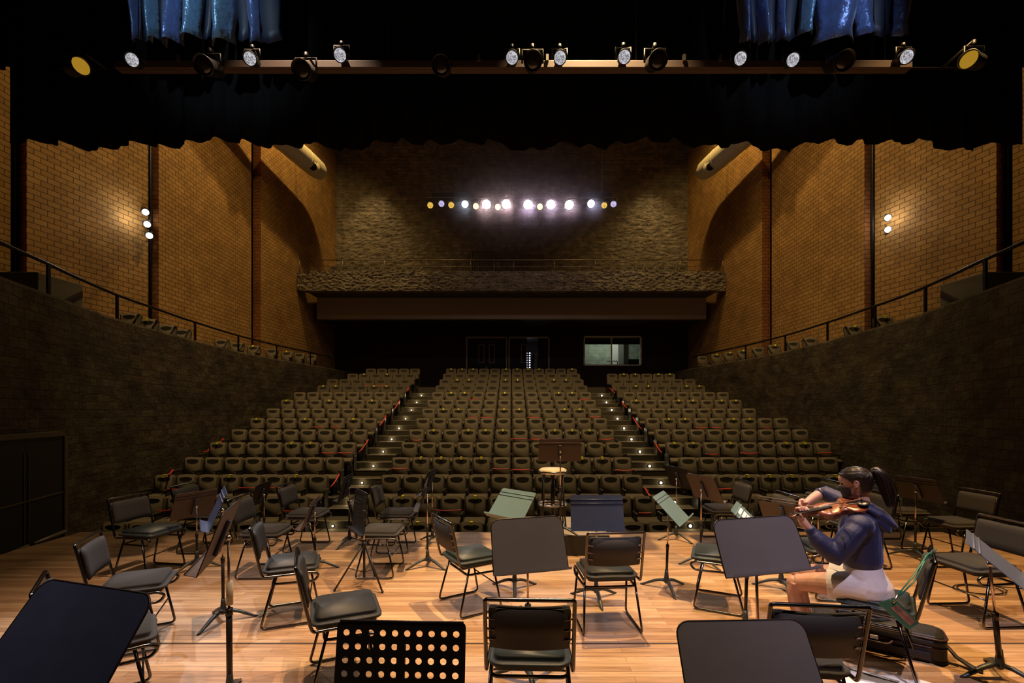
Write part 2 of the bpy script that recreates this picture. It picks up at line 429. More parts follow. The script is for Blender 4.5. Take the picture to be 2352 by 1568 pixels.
for s, nm in ((-1, 'wall_left'), (1, 'wall_right')):
    IN = WC; OUT = offs(WC, .10)
    vs = []; fs = []; uvl = []
    acc = 0; arc = [0]
    for i in range(1, len(IN)): acc += (IN[i] - IN[i - 1]).length; arc.append(acc)
    n = len(IN)
    for i in range(n):
        vs += [(s * IN[i].x, IN[i].y, -1.5), (s * IN[i].x, IN[i].y, ZW), (s * OUT[i].x, OUT[i].y, ZW), (s * OUT[i].x, OUT[i].y, -1.5)]
    me = bpy.data.meshes.new(nm)
    NV = 70
    inner = []; arcs = []
    NU = 300
    Ltot = arc[-1]
    def wp(q):
        t_ = q * Ltot; k = 0
        while k < n - 2 and arc[k + 1] < t_: k += 1
        f_ = (t_ - arc[k]) / (arc[k + 1] - arc[k]); p = IN[k].lerp(IN[k + 1], f_); d_ = (IN[k + 1] - IN[k]).normalized(); return p, Vector((-d_.y, d_.x))
    vs = []; uvv = []
    for i in range(NU + 1):
        p, nn_ = wp(i / NU)
        for j in range(NV + 1):
            z_ = -1.5 + (ZW + 1.5) * j / NV
            q = Vector((p.x * 3.2, p.y * 3.2, z_ * 4.5 + s * 20)); h = mnoise.noise(q) + .5 * mnoise.noise(q * 2.4)
            pp = p + nn_ * (.022 * h * (1 if j < NV else .4) + .0)
            vs.append((s * pp.x, pp.y, z_)); uvv.append((Ltot * i / NU, z_))
    fs = []
    for i in range(NU):
        for j in range(NV):
            a = i * (NV + 1) + j; fs.append((a, a + 1, a + NV + 2, a + NV + 1))
    base = len(vs)
    for i in range(NU + 1):
        p, nn_ = wp(i / NU); pp = p - nn_ * .10
        vs += [(s * pp.x, pp.y, ZW), (s * pp.x, pp.y, -1.5)]; uvv += [(Ltot * i / NU, ZW + .1), (Ltot * i / NU, -1.5)]
    for i in range(NU):
        a = i * (NV + 1) + NV; c = base + 2 * i
        fs += [(a, c, c + 2, a + NV + 1), (c, c + 1, c + 3, c + 2)]
    me.from_pydata(vs, [], fs)
    uv = me.uv_layers.new(name='UVMap')
    for pl in me.polygons:
        pl.use_smooth = True
        for li in pl.loop_indices: uv.data[li].uv = uvv[me.loops[li].vertex_index]
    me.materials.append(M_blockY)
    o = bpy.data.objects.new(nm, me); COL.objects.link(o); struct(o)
# the curved block material reads uv
_nt = M_blockY.node_tree
_sep = [n for n in _nt.nodes if n.type == 'SEPXYZ'][0]; _tc = [n for n in _nt.nodes if n.type == 'TEX_COORD'][0]
_nt.links.new(_tc.outputs['UV'], _sep.inputs[0])

# side terraces
for s in (-1, 1):
    OUT = offs(WC, .08)
    vs = []; fs = []
    for p in OUT:
        vs += [(s * p.x, p.y, ter(p.y)), (s * 12.6, p.y, ter(p.y)), (s * 12.6, p.y, ZT - .3), (s * p.x, p.y, ZT - .3)]
    for i in range(len(OUT) - 1):
        a = i * 4; c = a + 4
        for k in range(4): fs.append((a + k, a + (k + 1) % 4, c + (k + 1) % 4, c + k))
    b = MB(); b.raw(vs, fs); struct(b.build('floor.003' if s < 0 else 'floor.004', M_conc))

# brick panels (boxes standing obliquely)
def panel(s, x0, y0, x1, y1, z0, z1, th=.35):
    L = math.hypot(x1 - x0, y1 - y0)
    b = MB()
    b.box((-th / 2 if s > 0 else th / 2, L / 2, (z0 + z1) / 2), (th, L, z1 - z0))
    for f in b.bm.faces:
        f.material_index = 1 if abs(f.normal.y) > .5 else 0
    o = b.build('wall_' + ('right' if s > 0 else 'left'), [M_brickY, M_brickX])
    o.location = (s * x0, y0, 0)
    # local y runs from (x0,y0) to (x1,y1)
    o.rotation_euler = (0, 0, math.atan2(-(s * x1 - s * x0), (y1 - y0)))
    for v in o.data.vertices: v.co.x = -v.co.x
    struct(o); return o
for s in (-1, 1):
    panel(s, 11.8, 6.6, 11.56, 10.5, ZT - .2, 17)
    b = MB(); b.box((s * 11.62, 10.55, 10), (.26, .06, 14)); o = b.build('trim_11', M_black); struct(o)
    panel(s, 11.3, 10.6, 10.7, 13.4, ZT - .2, 17)
    panel(s, 10.55, 13.6, 10.55, 18.45, ZT - .2, 17)
    panel(s, 10.3, 18.7, 9.7, 25.1, ZT - .2, 17)
    b = MB(); b.box((s * 12.3, 14, 10), (.1, 24, 15)); struct(b.build('wall_' + ('right' if s > 0 else 'left'), M_black))

# back wall: upper rough block, lower dark wall with openings
b = MB(); b.box((0, 25.35, 12.3), (20.6, .4, 9.4)); rough(b, lambda u, v: (-10.3 + 20.6 * u, 25.06, 7.6 + 9.4 * v), 460, 240, lambda u: Vector((0, -1, 0)), .045, 4.2)
struct(b.build('wall_back', M_rock))
YB = 25.0
def wallx(b, x0, x1, z0, z1, y=YB, t=.3): b.box(((x0 + x1) / 2, y + t / 2, (z0 + z1) / 2), (x1 - x0, t, z1 - z0))
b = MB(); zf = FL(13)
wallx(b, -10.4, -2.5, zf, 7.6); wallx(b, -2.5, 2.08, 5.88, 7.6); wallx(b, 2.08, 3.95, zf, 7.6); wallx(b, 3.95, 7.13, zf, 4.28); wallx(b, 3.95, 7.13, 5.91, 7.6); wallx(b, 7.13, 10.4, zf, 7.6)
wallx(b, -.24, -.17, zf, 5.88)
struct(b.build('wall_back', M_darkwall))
# lower side walls beneath the balcony are the brick panels; hall ceiling
b = MB(); b.box((0, 15.5, 17.2), (26, 21, .3)); struct(b.build('ceiling', M_ceil))
# balcony
XB = 10.02
b = MB(); b.box((0, 21.48, 7.875), (2 * XB, .3, .90)); rough(b, lambda u, v: (-XB + 2 * XB * u, 21.27, 7.42 + .91 * v), 700, 40, lambda u: Vector((0, -1, 0)), .045, 6.5)
bm_ = b.bm; struct(b.build('trim_7', brickmat('split face parapet', (0, 2), .62, .30, (.34, .28, .19), (.26, .21, .15), (.10, .08, .06), ms=.008, rough=.9, bump=1.0, bdist=.10, rough_noise=(3.6, 2.2), var=(2.5, .6, 1.25))))
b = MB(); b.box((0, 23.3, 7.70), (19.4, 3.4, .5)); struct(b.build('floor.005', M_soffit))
b = MB(); b.box((0, 22.75, 6.90), (19.34, .3, 1.05)); struct(b.build('trim_8', M_beam))
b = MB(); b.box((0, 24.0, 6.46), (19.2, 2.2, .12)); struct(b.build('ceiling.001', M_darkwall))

M_frameb = mat('worn door frame', (.50, .42, .38), .5)
# ------------------------------------------------------------------ doors and windows
def frame(b, x0, x1, z0, z1, y, t=.06, dep=.08, bottom=False):
    b.box(((x0 + x1) / 2, y, z1 - t / 2), (x1 - x0, dep, t))
    for x in (x0 + t / 2, x1 - t / 2): b.box((x, y, (z0 + z1) / 2), (t, dep, z1 - z0))
    if bottom: b.box(((x0 + x1) / 2, y, z0 + t / 2), (x1 - x0, dep, t))
def leaf(parent, x0, x1, z0, z1, y, win=None, handle=None):
    b = MB(); b.box(((x0 + x1) / 2, y, (z0 + z1) / 2), (x1 - x0 - .02, .05, z1 - z0 - .02)); lf = b.build('door_leaf', M_door, parent)
    if win:
        b = MB(); frame(b, win[0], win[1], win[2], win[3], y - .035, .03, .03, True); b.build('vision_panel_frame', M_frameb, lf)
    if handle:
        b = MB(); b.tube([(handle, y - .07, z0 + .75), (handle, y - .07, z0 + 1.55)], .014); b.build('pull_handle', M_knob, lf)
for i, (x0, x1) in enumerate(((-2.5, -.24), (-.17, 2.08))):
    e = empty('door_%d' % (i + 1), ((x0 + x1) / 2, YB, zf)); e['kind'] = 'structure'
    e.location = (0, 0, 0)
    b = MB(); frame(b, x0, x1, zf, 5.88, YB + .0, .07, .12); b.build('door_frame', M_frameb, e)
    xm = (x0 + x1) / 2
    z0w, z1w = PZ(833, YB), PZ(790, YB)
    if i == 0:
        leaf(e, x0 + .07, xm, zf, 5.8, YB + .08, (PX(1099, YB), PX(1112, YB), z0w, z1w), PX(1116.5, YB))
        leaf(e, xm, x1 - .07, zf, 5.8, YB + .08, (PX(1123, YB), PX(1136, YB), z0w, z1w))
    else:
        leaf(e, x0 + .07, xm - .1, zf, 5.8, YB + .08, (PX(1197, YB), PX(1209, YB), z0w, z1w))
        b = MB(); b.box((x1 - .35, YB + .1, (zf + 5.8) / 2), (.55, .05, 2.87)); b.build('door_leaf', M_door, e)
# lobby behind the open door
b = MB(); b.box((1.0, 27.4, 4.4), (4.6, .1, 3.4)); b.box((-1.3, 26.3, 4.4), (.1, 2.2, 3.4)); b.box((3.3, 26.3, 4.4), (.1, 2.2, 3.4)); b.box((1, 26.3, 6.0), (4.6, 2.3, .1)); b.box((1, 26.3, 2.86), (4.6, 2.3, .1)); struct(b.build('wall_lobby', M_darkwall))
b = MB(); b.box((PX(1227, 26.2), 26.2, 4.03), (.27, .06, 2.22)); tag(b.build('display_board', mat('beige board', (.45, .38, .30), .8)), 'tall narrow beige board standing in the open doorway under the balcony', 'board')
t = empty('string_light_panel', (PX(1213, 26.0), 26.0, zf + .05)); tag(t, 'panel of small white bulbs glowing in the open back doorway', 'light panel')
b = MB(); b.box((0, .03, 1.15), (.34, .03, 2.3)); b.build('backing', M_blackm, t)
for r_ in range(16):
    for c_ in range(2):
        b = MB(); b.ell((-.09 + .18 * c_, -.02, .12 + r_ * .135), (.045, .03, .035), n=8); b.build('bulb', emat('lobby bulb', (.80, .85, 1.0), 2.4) if r_ + c_ == 0 else bpy.data.materials['lobby bulb'], t)
point('lobby_lamp', (1.0, 26.6, 5.2), 3, (.8, .85, 1.0))

# control booth window
e = empty('window_1'); e['kind'] = 'structure'
b = MB(); frame(b, 3.95, 7.13, 4.28, 5.91, YB - .01, .07, .14, True); xm = PX(1404.5, YB); b.box((xm, YB, 5.1), (.06, .1, 1.6)); b.build('window_frame', mat('pale window frame', (.85, .80, .68), .5), e)
b = MB(); b.box((5.54, YB + .05, 5.1), (3.1, .01, 1.55)); b.build('window_pane', M_glass, e)
b = MB(); b.box((5.54, YB + .12, 5.68), (3.1, .03, .40)); b.build('blind', mat('dark blind', (.06, .045, .04), .9), e)
b = MB(); b.box((5.5, 27.4, 4.6), (5.0, .1, 3.4)); M_booth = brickmat('booth block', (0, 2), .42, .21, (.46, .52, .43), (.38, .44, .37), (.25, .28, .23), ms=.008, bump=.4, var=(3, .7, 1.1)); struct(b.build('wall_booth', M_booth))
for c_, z_ in (((3.35, 26.3, 4.6), (.1, 2.2, 3.4)), ((7.9, 26.3, 4.6), (.1, 2.2, 3.4)), ((5.5, 26.3, 6.25), (5, 2.3, .1)), ((5.5, 26.3, 3.4), (5, 2.3, .1))):
    b = MB(); b.box(c_, z_); struct(b.build('wall_booth', M_conc))
b = MB(); b.box((PX(1411, 27.2), 27.2, 4.8), (.42, .2, 2.8)); struct(b.build('trim_9', M_paper))
b = MB(); b.box((PX(1426, 27.1), 27.1, 4.8), (.30, .2, 2.8)); struct(b.build('trim_10', mat('grey column', (.22, .22, .2), .8)))
t = empty('monitor', (PX(1455, 25.9), 25.9, 3.45)); tag(t, 'black monitor standing inside the lit control booth window', 'monitor')
b = MB(); b.box((0, 0, 1.12), (.62, .05, .38), bev=.01); b.build('screen', M_blackm, t)
b = MB(); b.box((0, .03, .5), (.08, .05, .9)); b.box((0, .03, .02), (.3, .25, .04)); b.build('stem', M_blackm, t)
t = empty('microphone_stand', (PX(1406, 26.0), 26.0, 3.45)); tag(t, 'thin stand behind the middle mullion of the control booth window', 'stand')
b = MB(); b.tube([(0, 0, 0), (0, 0, 1.2)], .02); b.box((0, 0, .02), (.3, .3, .03)); b.build('pole', M_blackm, t)
b = MB(); b.tube([(-.3, 0, 1.2), (.3, 0, 1.2)], .025); b.tube([(.3, 0, 1.2), (.3, 0, 1.0)], .02); b.build('crossbar', M_blackm, t)
point('booth_lamp', (5.4, 25.9, 5.9), 48, (.90, 1.0, .80), .1)

# balcony door, upper wall
e = empty('door_3'); e['kind'] = 'structure'
x0, x1 = PX(1082, YB), PX(1135, YB)
b = MB(); frame(b, x0, x1, 8.0, PZ(575, YB), YB, .05, .08); b.build('door_frame', M_railg, e)
b = MB(); b.box(((x0 + x1) / 2, YB + .03, 9.27), (x1 - x0 - .1, .03, 2.55)); b.build('door_leaf', mat('brown door', (.075, .055, .045), .7), e)
b = MB(); frame(b, PX(1088, YB), PX(1100, YB), 8.0, PZ(597, YB), YB - .03, .03, .03); b.build('vision_panel_frame', M_railg, e)
# balcony rail
t = empty('balcony_railing', (0, 21.4, 8.33)); tag(t, 'long thin bronze railing on top of the rough balcony front', 'railing')
b = MB(); b.tube([(-9.93, 0, .57), (9.93, 0, .57)], .022); b.build('top_rail', M_railg, t)
b = MB(); b.tube([(-9.93, 0, .27), (9.93, 0, .27)], .010); b.build('middle_rail', M_railg, t)
for u in (688, 787, 883, 980, 1081, 1135, 1180, 1274, 1367, 1463, 1562, 1660):
    b = MB(); b.tube([(PX(u, 21.4), 0, 0), (PX(u, 21.4), 0, .57)], .014); b.build('post', M_railg, t)

# side railings on the curved walls
def rail(s, us, lab):
    t = empty('handrail', (s * WC[12].x, WC[12].y, ZW)); O = t.location.copy(); tag(t, lab, 'railing')
    mid = offs(WC, .10)
    pts = [(s * p.x - O.x, p.y - O.y, .57) for p in mid if 4.6 < p.y < 22.4]
    b = MB(); b.tube(pts, .032); b.build('top_rail', M_rail, t)
    for u in us:
        p = wall_at(u); 
        if p is None: continue
        b = MB(); b.box((s * (p.x + .1) - O.x, p.y - O.y, .28), (.045, .045, .56)); b.build('post', M_rail, t)
rail(-1, (124, 279, 456, 554, 641, 718), 'black handrail curving up the left block wall')
rail(1, (100, 235, 349, 457, 553, 643), 'black handrail curving up the right block wall')

# door in the left curved wall
e = empty('door_4', (-7.72, 6.35, -1.34)); e['kind'] = 'structure'
pa = Vector((-7.47, 6.2)); pb = Vector((-8.13, 8.2)); dv = (pb - pa); Ld = dv.length; ang = math.atan2(dv.y, dv.x)
e.location = (pa.x, pa.y, -1.34); e.rotation_euler = (0, 0, ang)
HD = 2.76; yy = -.06
b = MB(); b.box((Ld - .05, yy, HD / 2), (.10, .1, HD)); b.box((.05, yy, HD / 2), (.10, .1, HD)); b.box((Ld / 2, yy, HD - .04), (Ld, .1, .08)); b.build('door_frame', M_frame, e)
for i in range(2):
    xa = .1 + i * (Ld - .2) / 2; xb = xa + (Ld - .2) / 2
    b = MB(); b.box(((xa + xb) / 2, yy, HD / 2), (xb - xa - .01, .06, HD - .12)); lf = b.build('door_leaf', M_door, e)
    b = MB(); b.tube([(xa + .07, yy - .09, .98), (xb - .07, yy - .09, .98)], .035); b.build('push_bar', M_frame, lf)
    b = MB(); b.box(((xa + xb) / 2, yy - .035, .55), (xb - xa - .1, .012, .025)); b.box(((xa + xb) / 2, yy - .035, 1.68), (xb - xa, .012, .02)); b.build('trim_strip', M_frame, lf)
    b = MB(); xe = xb - .05 if i == 0 else xa + .05; b.box((xe, yy - .035, 1.7), (.015, .012, 1.5)); b.build('edge_strip', M_frame, lf)
# skirting light parts: concrete upstands on the terraces
for s, nm in ((-1, 'low grey concrete block behind the left handrail'), (1, 'low grey concrete block behind the right handrail')):
    b = MB(); b.box((0, 0, .55), (1.5, .9, 1.1), bev=.02); o = b.build('concrete_block', M_conc); o.location = (s * 9.55, 8.9, ZT); tag(o, nm, 'block')

# ------------------------------------------------------------------ curtains
def drape(name, x0, x1, z0, z1, y, m, amp, wl, wob, seed, label, cat='curtain', th=.012, nz=8):
    rnd = random.Random(seed)
    n = int((x1 - x0) / wl * 10)
    ph = [rnd.uniform(0, 6.28) for _ in range(6)]
    cols = []
    for i in range(n + 1):
        x = x0 + (x1 - x0) * i / n
        t = x / wl
        f = math.sin(2 * PI * t + ph[0] + 1.3 * math.sin(t * .9 + ph[1])) + .4 * math.sin(4.3 * PI * t + ph[2])
        zb = z0 + wob * (.6 * math.sin(x * 2.1 + ph[3]) + .5 * math.sin(x * 5.3 + ph[4])) - wob * .7 * ((t * .5 + ph[5]) % 1.0)
        cols.append((x, f, zb))
    vs = []; fs = []
    for (x, f, zb) in cols:
        for j in range(nz + 1):
            q = j / nz
            vs.append((x + .1 * amp * math.sin(j * 1.3), y + amp * f * (1.0 - .35 * q), zb + (z1 - zb) * q))
    for i in range(n):
        for j in range(nz):
            a = i * (nz + 1) + j; fs.append((a, a + 1, a + nz + 2, a + nz + 1))
    b = MB(); b.raw(vs, fs, True); o = b.build(name, m)
    md = o.modifiers.new('thick', 'SOLIDIFY'); md.thickness = th
    return tag(o, label, cat)
drape('stage_valance', -6.9, 6.95, 5.46, 9.6, 6.25, M_black, .05, .42, .07, 3, 'wide black pleated curtain hanging low across the top of the stage opening')
drape('stage_valance', -11.8, 11.8, 6.85, 9.6, 6.75, M_black, .05, .5, .03, 5, 'long black border curtain high up behind the low black valance')
M_satin = mat('blue satin', (.13, .26, .42), .32, metal=.4, bump=(9, .8, .04), sheen=.3)
M_satin2 = mat('deep blue satin', (.10, .16, .38), .32, metal=.4, bump=(8, .8, .04), sheen=.3)
def satin(x0, x1, z0, y, m, seed, label, segs):
    t = empty('satin_curtain', ((x0 + x1) / 2, y, z0)); tag(t, label, 'curtain')
    rnd = random.Random(seed)
    for (a, c, zb, fw, m2) in segs:   # one hanging fold each
        n = 10; vs = []; fs = []; nz = 14
        for i in range(n + 1):
            q = i / n
            for j in range(nz + 1):
                w_ = j / nz
                z = zb + (.12 * abs(q - .4)) * (1 - w_) + w_ * (8.6 - zb)
                bul = math.sin(q * PI) * fw * (1 + .25 * math.sin(w_ * 9 + seed + a * 7))
                sw = .03 * math.sin(w_ * 7 + a * 5)
                tap = 1 - .25 * math.exp(-((w_ - .09) / .05) ** 2)
                xx = (a + c) / 2 + ((a + (c - a) * q) - (a + c) / 2) * tap + sw
                vs.append((xx - t.location.x, -bul, z - z0))
        for i in range(n):
            for j in range(nz):
                k = i * (nz + 1) + j; fs.append((k, k + 1, k + nz + 2, k + nz + 1))
        b = MB(); b.raw(vs, fs, True); o = b.build('fold', m2, t); md = o.modifiers.new('thick', 'SOLIDIFY'); md.thickness = .006
YC = 5.75
def cx(u): return PX(u, YC)
M_satshade = mat('satin with painted pleat shade', (.012, .02, .045), .5)  # near-black satin copy, shade between the folds put into its colour
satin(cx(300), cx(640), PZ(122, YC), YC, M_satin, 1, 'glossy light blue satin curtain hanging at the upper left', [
    (cx(303), cx(322), PZ(105, YC), .12, M_satin2), (cx(322), cx(346), PZ(100, YC), .02, M_satshade), (cx(346), cx(370), PZ(108, YC), .14, M_satin), (cx(370), cx(384), PZ(105, YC), .02, M_satshade),
    (cx(384), cx(426), PZ(120, YC), .18, M_satin2), (cx(424), cx(472), PZ(104, YC), .2, M_satin), (cx(470), cx(488), PZ(95, YC), .02, M_satshade), (cx(488), cx(543), PZ(116, YC), .2, M_satin),
    (cx(541), cx(570), PZ(100, YC), .02, M_satshade), (cx(570), cx(600), PZ(112, YC), .1, M_satin2), (cx(598), cx(650), PZ(104, YC), .03, M_satshade)])
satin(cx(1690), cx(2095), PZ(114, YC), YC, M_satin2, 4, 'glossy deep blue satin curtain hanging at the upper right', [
    (cx(1692), cx(1720), PZ(108, YC), .13, M_satin2), (cx(1720), cx(1740), PZ(102, YC), .02, M_satshade), (cx(1740), cx(1765), PZ(113, YC), .13, M_satin2), (cx(1764), cx(1786), PZ(100, YC), .02, M_satshade),
    (cx(1786), cx(1806), PZ(106, YC), .12, M_satin2), (cx(1805), cx(1832), PZ(98, YC), .02, M_satshade), (cx(1832), cx(1868), PZ(92, YC), .18, M_satin), (cx(1862), cx(1962), PZ(114, YC), .26, M_satin2),
    (cx(1960), cx(2010), PZ(94, YC), .12, M_satin2), (cx(2008), cx(2052), PZ(88, YC), .03, M_satshade), (cx(2050), cx(2092), PZ(92, YC), .06, M_satin2)])
# ------------------------------------------------------------------ lamps
M_can = mat('lamp housing', (.015, .014, .013), .5)
def lamp(name, loc, target, r, L, emitmat, label, group, gr=None, cat='spotlight', hang=.22, hold=None):
    t = empty(name, loc); tag(t, label, cat, group)
    d = (Vector(target) - Vector(loc)).normalized()
    rot = d.to_track_quat('Z', 'Y').to_matrix().to_4x4()
    b = MB(); b.lathe([(r * .55, -L), (r * .95, -L * .8), (r * 1.0, -L * .3), (r * 1.12, -.02), (r * 1.16, .03), (r * 1.04, .03), (r * 1.02, -.01), (r * .3, -.012)], rot=rot, n=20); b.build('housing', M_can, t)
    b = MB(); b.lathe([(r * 1.0, .0), (r * .85, .012), (r * .5, .024), (.001, .03)], rot=rot, n=20); b.build('lens', emitmat, t)
    y = rot @ Vector((0, 0, -L * .4))
    b = MB(); b.tube([(y.x - r * 1.3, y.y, y.z), (y.x - r * 1.3, y.y, y.z + hang * .7), (y.x + r * 1.3, y.y, y.z + hang * .7), (y.x + r * 1.3, y.y, y.z)], .012, n=6); b.tube([(y.x, y.y, y.z + hang * .7), (y.x, y.y, y.z + hang)], .02, n=6)
    if hold: b.tube([(y.x, y.y, y.z + hang), tuple(Vector(hold) - Vector(loc))], .014, n=6)
    b.build('yoke', M_can, t)
    return t
def lensmat(name, c, s, c2=None):
    m = mat(name, (.03, .03, .03), .15); nt = m.node_tree; bb = nt.nodes['Principled BSDF']
    tc = nt.nodes.new('ShaderNodeTexCoord'); wv = nt.nodes.new('ShaderNodeTexNoise'); wv.inputs['Scale'].default_value = 38; wv.inputs['Distortion'].default_value = 1.5
    nt.links.new(tc.outputs['Object'], wv.inputs['Vector'])
    rp = nt.nodes.new('ShaderNodeMapRange'); rp.inputs[1].default_value = .35; rp.inputs[2].default_value = .65; rp.inputs[3].default_value = s * .2; rp.inputs[4].default_value = s
    nt.links.new(wv.outputs['Fac'], rp.inputs[0]); nt.links.new(rp.outputs[0], bb.inputs['Emission Strength'])
    bb.inputs['Emission Color'].default_value = (*c, 1)
    return m
L_glint = lensmat('clear lens', (.90, .88, .95), .75); L_amb = emat('amber gel', (.70, .38, .03), .5)  # clear lens emission paints glints reflected in the glass
L_off = mat('dark lens', (.02, .018, .016), .1, coat=.5)
YL = 5.0; ZL = PZ(135, YL)
t = empty('lighting_batten', (0, YL, ZL)); tag(t, 'long grey box batten carrying stage lamps above the stage', 'lighting batten')
b = MB(); b.box((.02, .12, .0), (8.9, .10, .082), bev=.006); b.build('beam', mat('batten metal', (.10, .066, .055), .6), t)
b = MB(); b.tube([(-5.1, .10, -.03), (5.1, .10, -.03)], .012); b.build('pipe', M_pole, t)
for x in (-4.2, -1.4, 1.4, 4.2):
    b = MB(); b.tube([(x, .12, .03), (x, .12, 3.2)], .005, n=6); b.build('suspension_cable', M_blackm, t)
for u in (1099, 1258, 1576, 400, 1660):
    b = MB(); b.box((PX(u, YL), .06, .055), (.03, .03, .07)); b.build('clamp', M_frame, t)
pos = ['outermost on the left half', 'second from the left', 'third from the left', 'left of the centre', 'just right of the centre', 'third right of the centre', 'left one under the right blue curtain', 'right one under the right blue curtain', 'outermost on the right half']
for i, (u, v) in enumerate(((308, 141), (577, 138), (783, 130), (1176, 136), (1286, 136), (1433, 134), (1698, 138), (1818, 141), (2078, 134))):
    x, z = PX(u, YL - .1), PZ(v, YL - .1)
    lamp('stage_spotlight', (x, YL - .12, z), (x * .55, 0, z - 2.6 - .2 * (i % 3)), .062, .22, L_glint, 'small clear lens stage spotlight on the batten, ' + pos[i], 'clear lens spotlights on the stage batten', hang=.16, hold=(x, YL + .10, ZL - .03))
lamp('amber_spotlight', (PX(185, YL - .2), YL - .2, PZ(152, YL - .2)), (-.6, 2.6, 4.4), .078, .3, L_amb, 'amber gelled stage spotlight at the far left end of the batten', 'amber stage spotlights', hold=(PX(185, YL - .2), YL + .1, ZL - .03))
lamp('amber_spotlight', (PX(2226, YL - .2), YL - .2, PZ(137, YL - .2)), (.6, 2.6, 4.4), .078, .3, L_amb, 'amber gelled stage spotlight at the far right end of the batten', 'amber stage spotlights', hold=(PX(2226, YL - .2), YL + .1, ZL - .03))
dn = ['below the light blue curtain', 'between the second and third clear spotlights from the left', 'left of the middle clear spotlights', 'between the two central clear spotlights', 'right of the central batten section', 'under the right edge of the deep blue curtain']
for i, (u, v) in enumerate(((468, 150), (693, 160), (1013, 150), (1224, 140), (1511, 138), (1938, 140))):
    x, z = PX(u, YL - .25), PZ(v, YL - .25)
    lamp('profile_spotlight', (x, YL - .25, z), (x * .8, 1.5, z - 2.0), .085, .42, L_off, 'unlit black profile lamp, ' + dn[i], 'unlit profile spotlights on the stage batten', hang=.2, hold=(x, YL + .10, ZL - .03))

# front of house lamps
YF = 18.0
t = empty('lighting_bar', (0, YF, PZ(452, YF))); tag(t, 'thin bar carrying the row of bright lamps before the back wall', 'lighting bar')
b = MB(); b.tube([(PX(978, YF), .1, 0), (PX(1416, YF), .1, 0)], .025); b.build('pipe', M_pole, t)
b = MB(); b.box((PX(1034, YF), .3, .14), (1.5, .3, .2)); b.box((PX(1370, YF), .3, .14), (1.3, .3, .2)); b.build('cable_tray', M_blackm, t)
for x in (-3.0, 0, 3.6):
    b = MB(); b.tube([(x, .1, 0), (x, .1, 7.0)], .012, n=6); b.build('hanging_rod', M_blackm, t)
fo = [(988.7, 472.5, 'a'), (1014.4, 469, 'v'), (1036.7, 472, 'a'), (1068.4, 470, 'c'), (1092.9, 473, 'w'), (1117.3, 470.6, 'B'), (1143.4, 474.6, 'w'), (1162.6, 470, 'B'), (1212.5, 471, 'B'), (1240.2, 474, 'w'), (1264.6, 471, 'B'), (1307, 471.7, 'B'), (1357, 469, 'V'), (1387.3, 472.7, 'a'), (1408.5, 470, 'v')]
LM = {'a': lensmat('amber lens', (1.0, .62, .10), 1.3), 'v': lensmat('violet lens', (.72, .62, 1.0), 1.3), 'c': emat('cool lens', (.85, .97, 1.0), 4), 'w': emat('warm lens', (1.0, .82, .42), 1.6),
      'B': emat('bright lens', (1.0, .86, .80), 14), 'V': emat('violet bright lens', (.80, .80, 1.0), 6)}
NM = {'a': 'amber', 'v': 'violet', 'c': 'cool white', 'w': 'small warm yellow', 'B': 'large blazing white', 'V': 'bluish white'}
ordn = ['first', 'second', 'third', 'fourth', 'fifth', 'sixth', 'seventh', 'eighth', 'ninth', 'tenth', 'eleventh', 'twelfth', 'thirteenth', 'fourteenth', 'fifteenth']
for i, (u, v, k) in enumerate(fo):
    x, z = PX(u, YF), PZ(v, YF)
    lamp('hall_spotlight', (x, YF - (.05 if k != 'w' else -.02), z), (x * .3, 0, 2.4), {'B': .165, 'V': .14, 'c': .13}.get(k, .115), .42, LM[k], '%s spotlight, %s from the left in the lit hall row' % (NM[k], ordn[i]), 'row of lit lamps hung before the back wall', hang=.26, hold=(x, YF + .1, PZ(452, YF)))
# side tower lamps
for s, lst in ((-1, ((334, 487), (338, 515), (343, 541))), (1, ((2040, 500), (2040, 527)))):
    t = empty('lamp_ladder', (s * 10.72, 13.5, ZT + .01)); tag(t, 'tall black vertical pipe carrying side lamps on the %s brick wall' % ('left' if s < 0 else 'right'), 'lamp pipe')
    b = MB(); b.tube([(0, 0, 0), (0, 0, 10)], .04); b.build('pipe', M_blackm, t)
    b = MB(); b.box((s * .10, .03, 5.5), (.14, .08, 11)); b.build('cable_channel', M_blackm, t)
    for j, (u, v) in enumerate(lst):
        dd = 13.0; x, z = PX(u, dd), PZ(v, dd)
        nm = ['top', 'middle', 'bottom'][j] if s < 0 else ['upper', 'lower'][j]; hp = (s * 10.72, 13.5, z + .1)
        lamp('side_spotlight', (x, dd, z), (0, 4.0, 1.0), .082, .28, emat('side lens', (.95, 1.0, .97), 9) if (s < 0 and j == 0) else bpy.data.materials['side lens'], '%s white side lamp on the %s brick wall ladder' % (nm, 'left' if s < 0 else 'right'), 'side lamps on the brick walls', hold=hp, hang=.13)
    point('side_glow', (s * 10.42, 12.75, PZ(505, 13)), 16, (1, .93, .82), .1)
    spot('side_lamp', (s * 10.3, 12.8, PZ(505, 13)), (-s * .5, 4.0, .5), 700, (.92, .95, 1.0), 26, .5, .12)
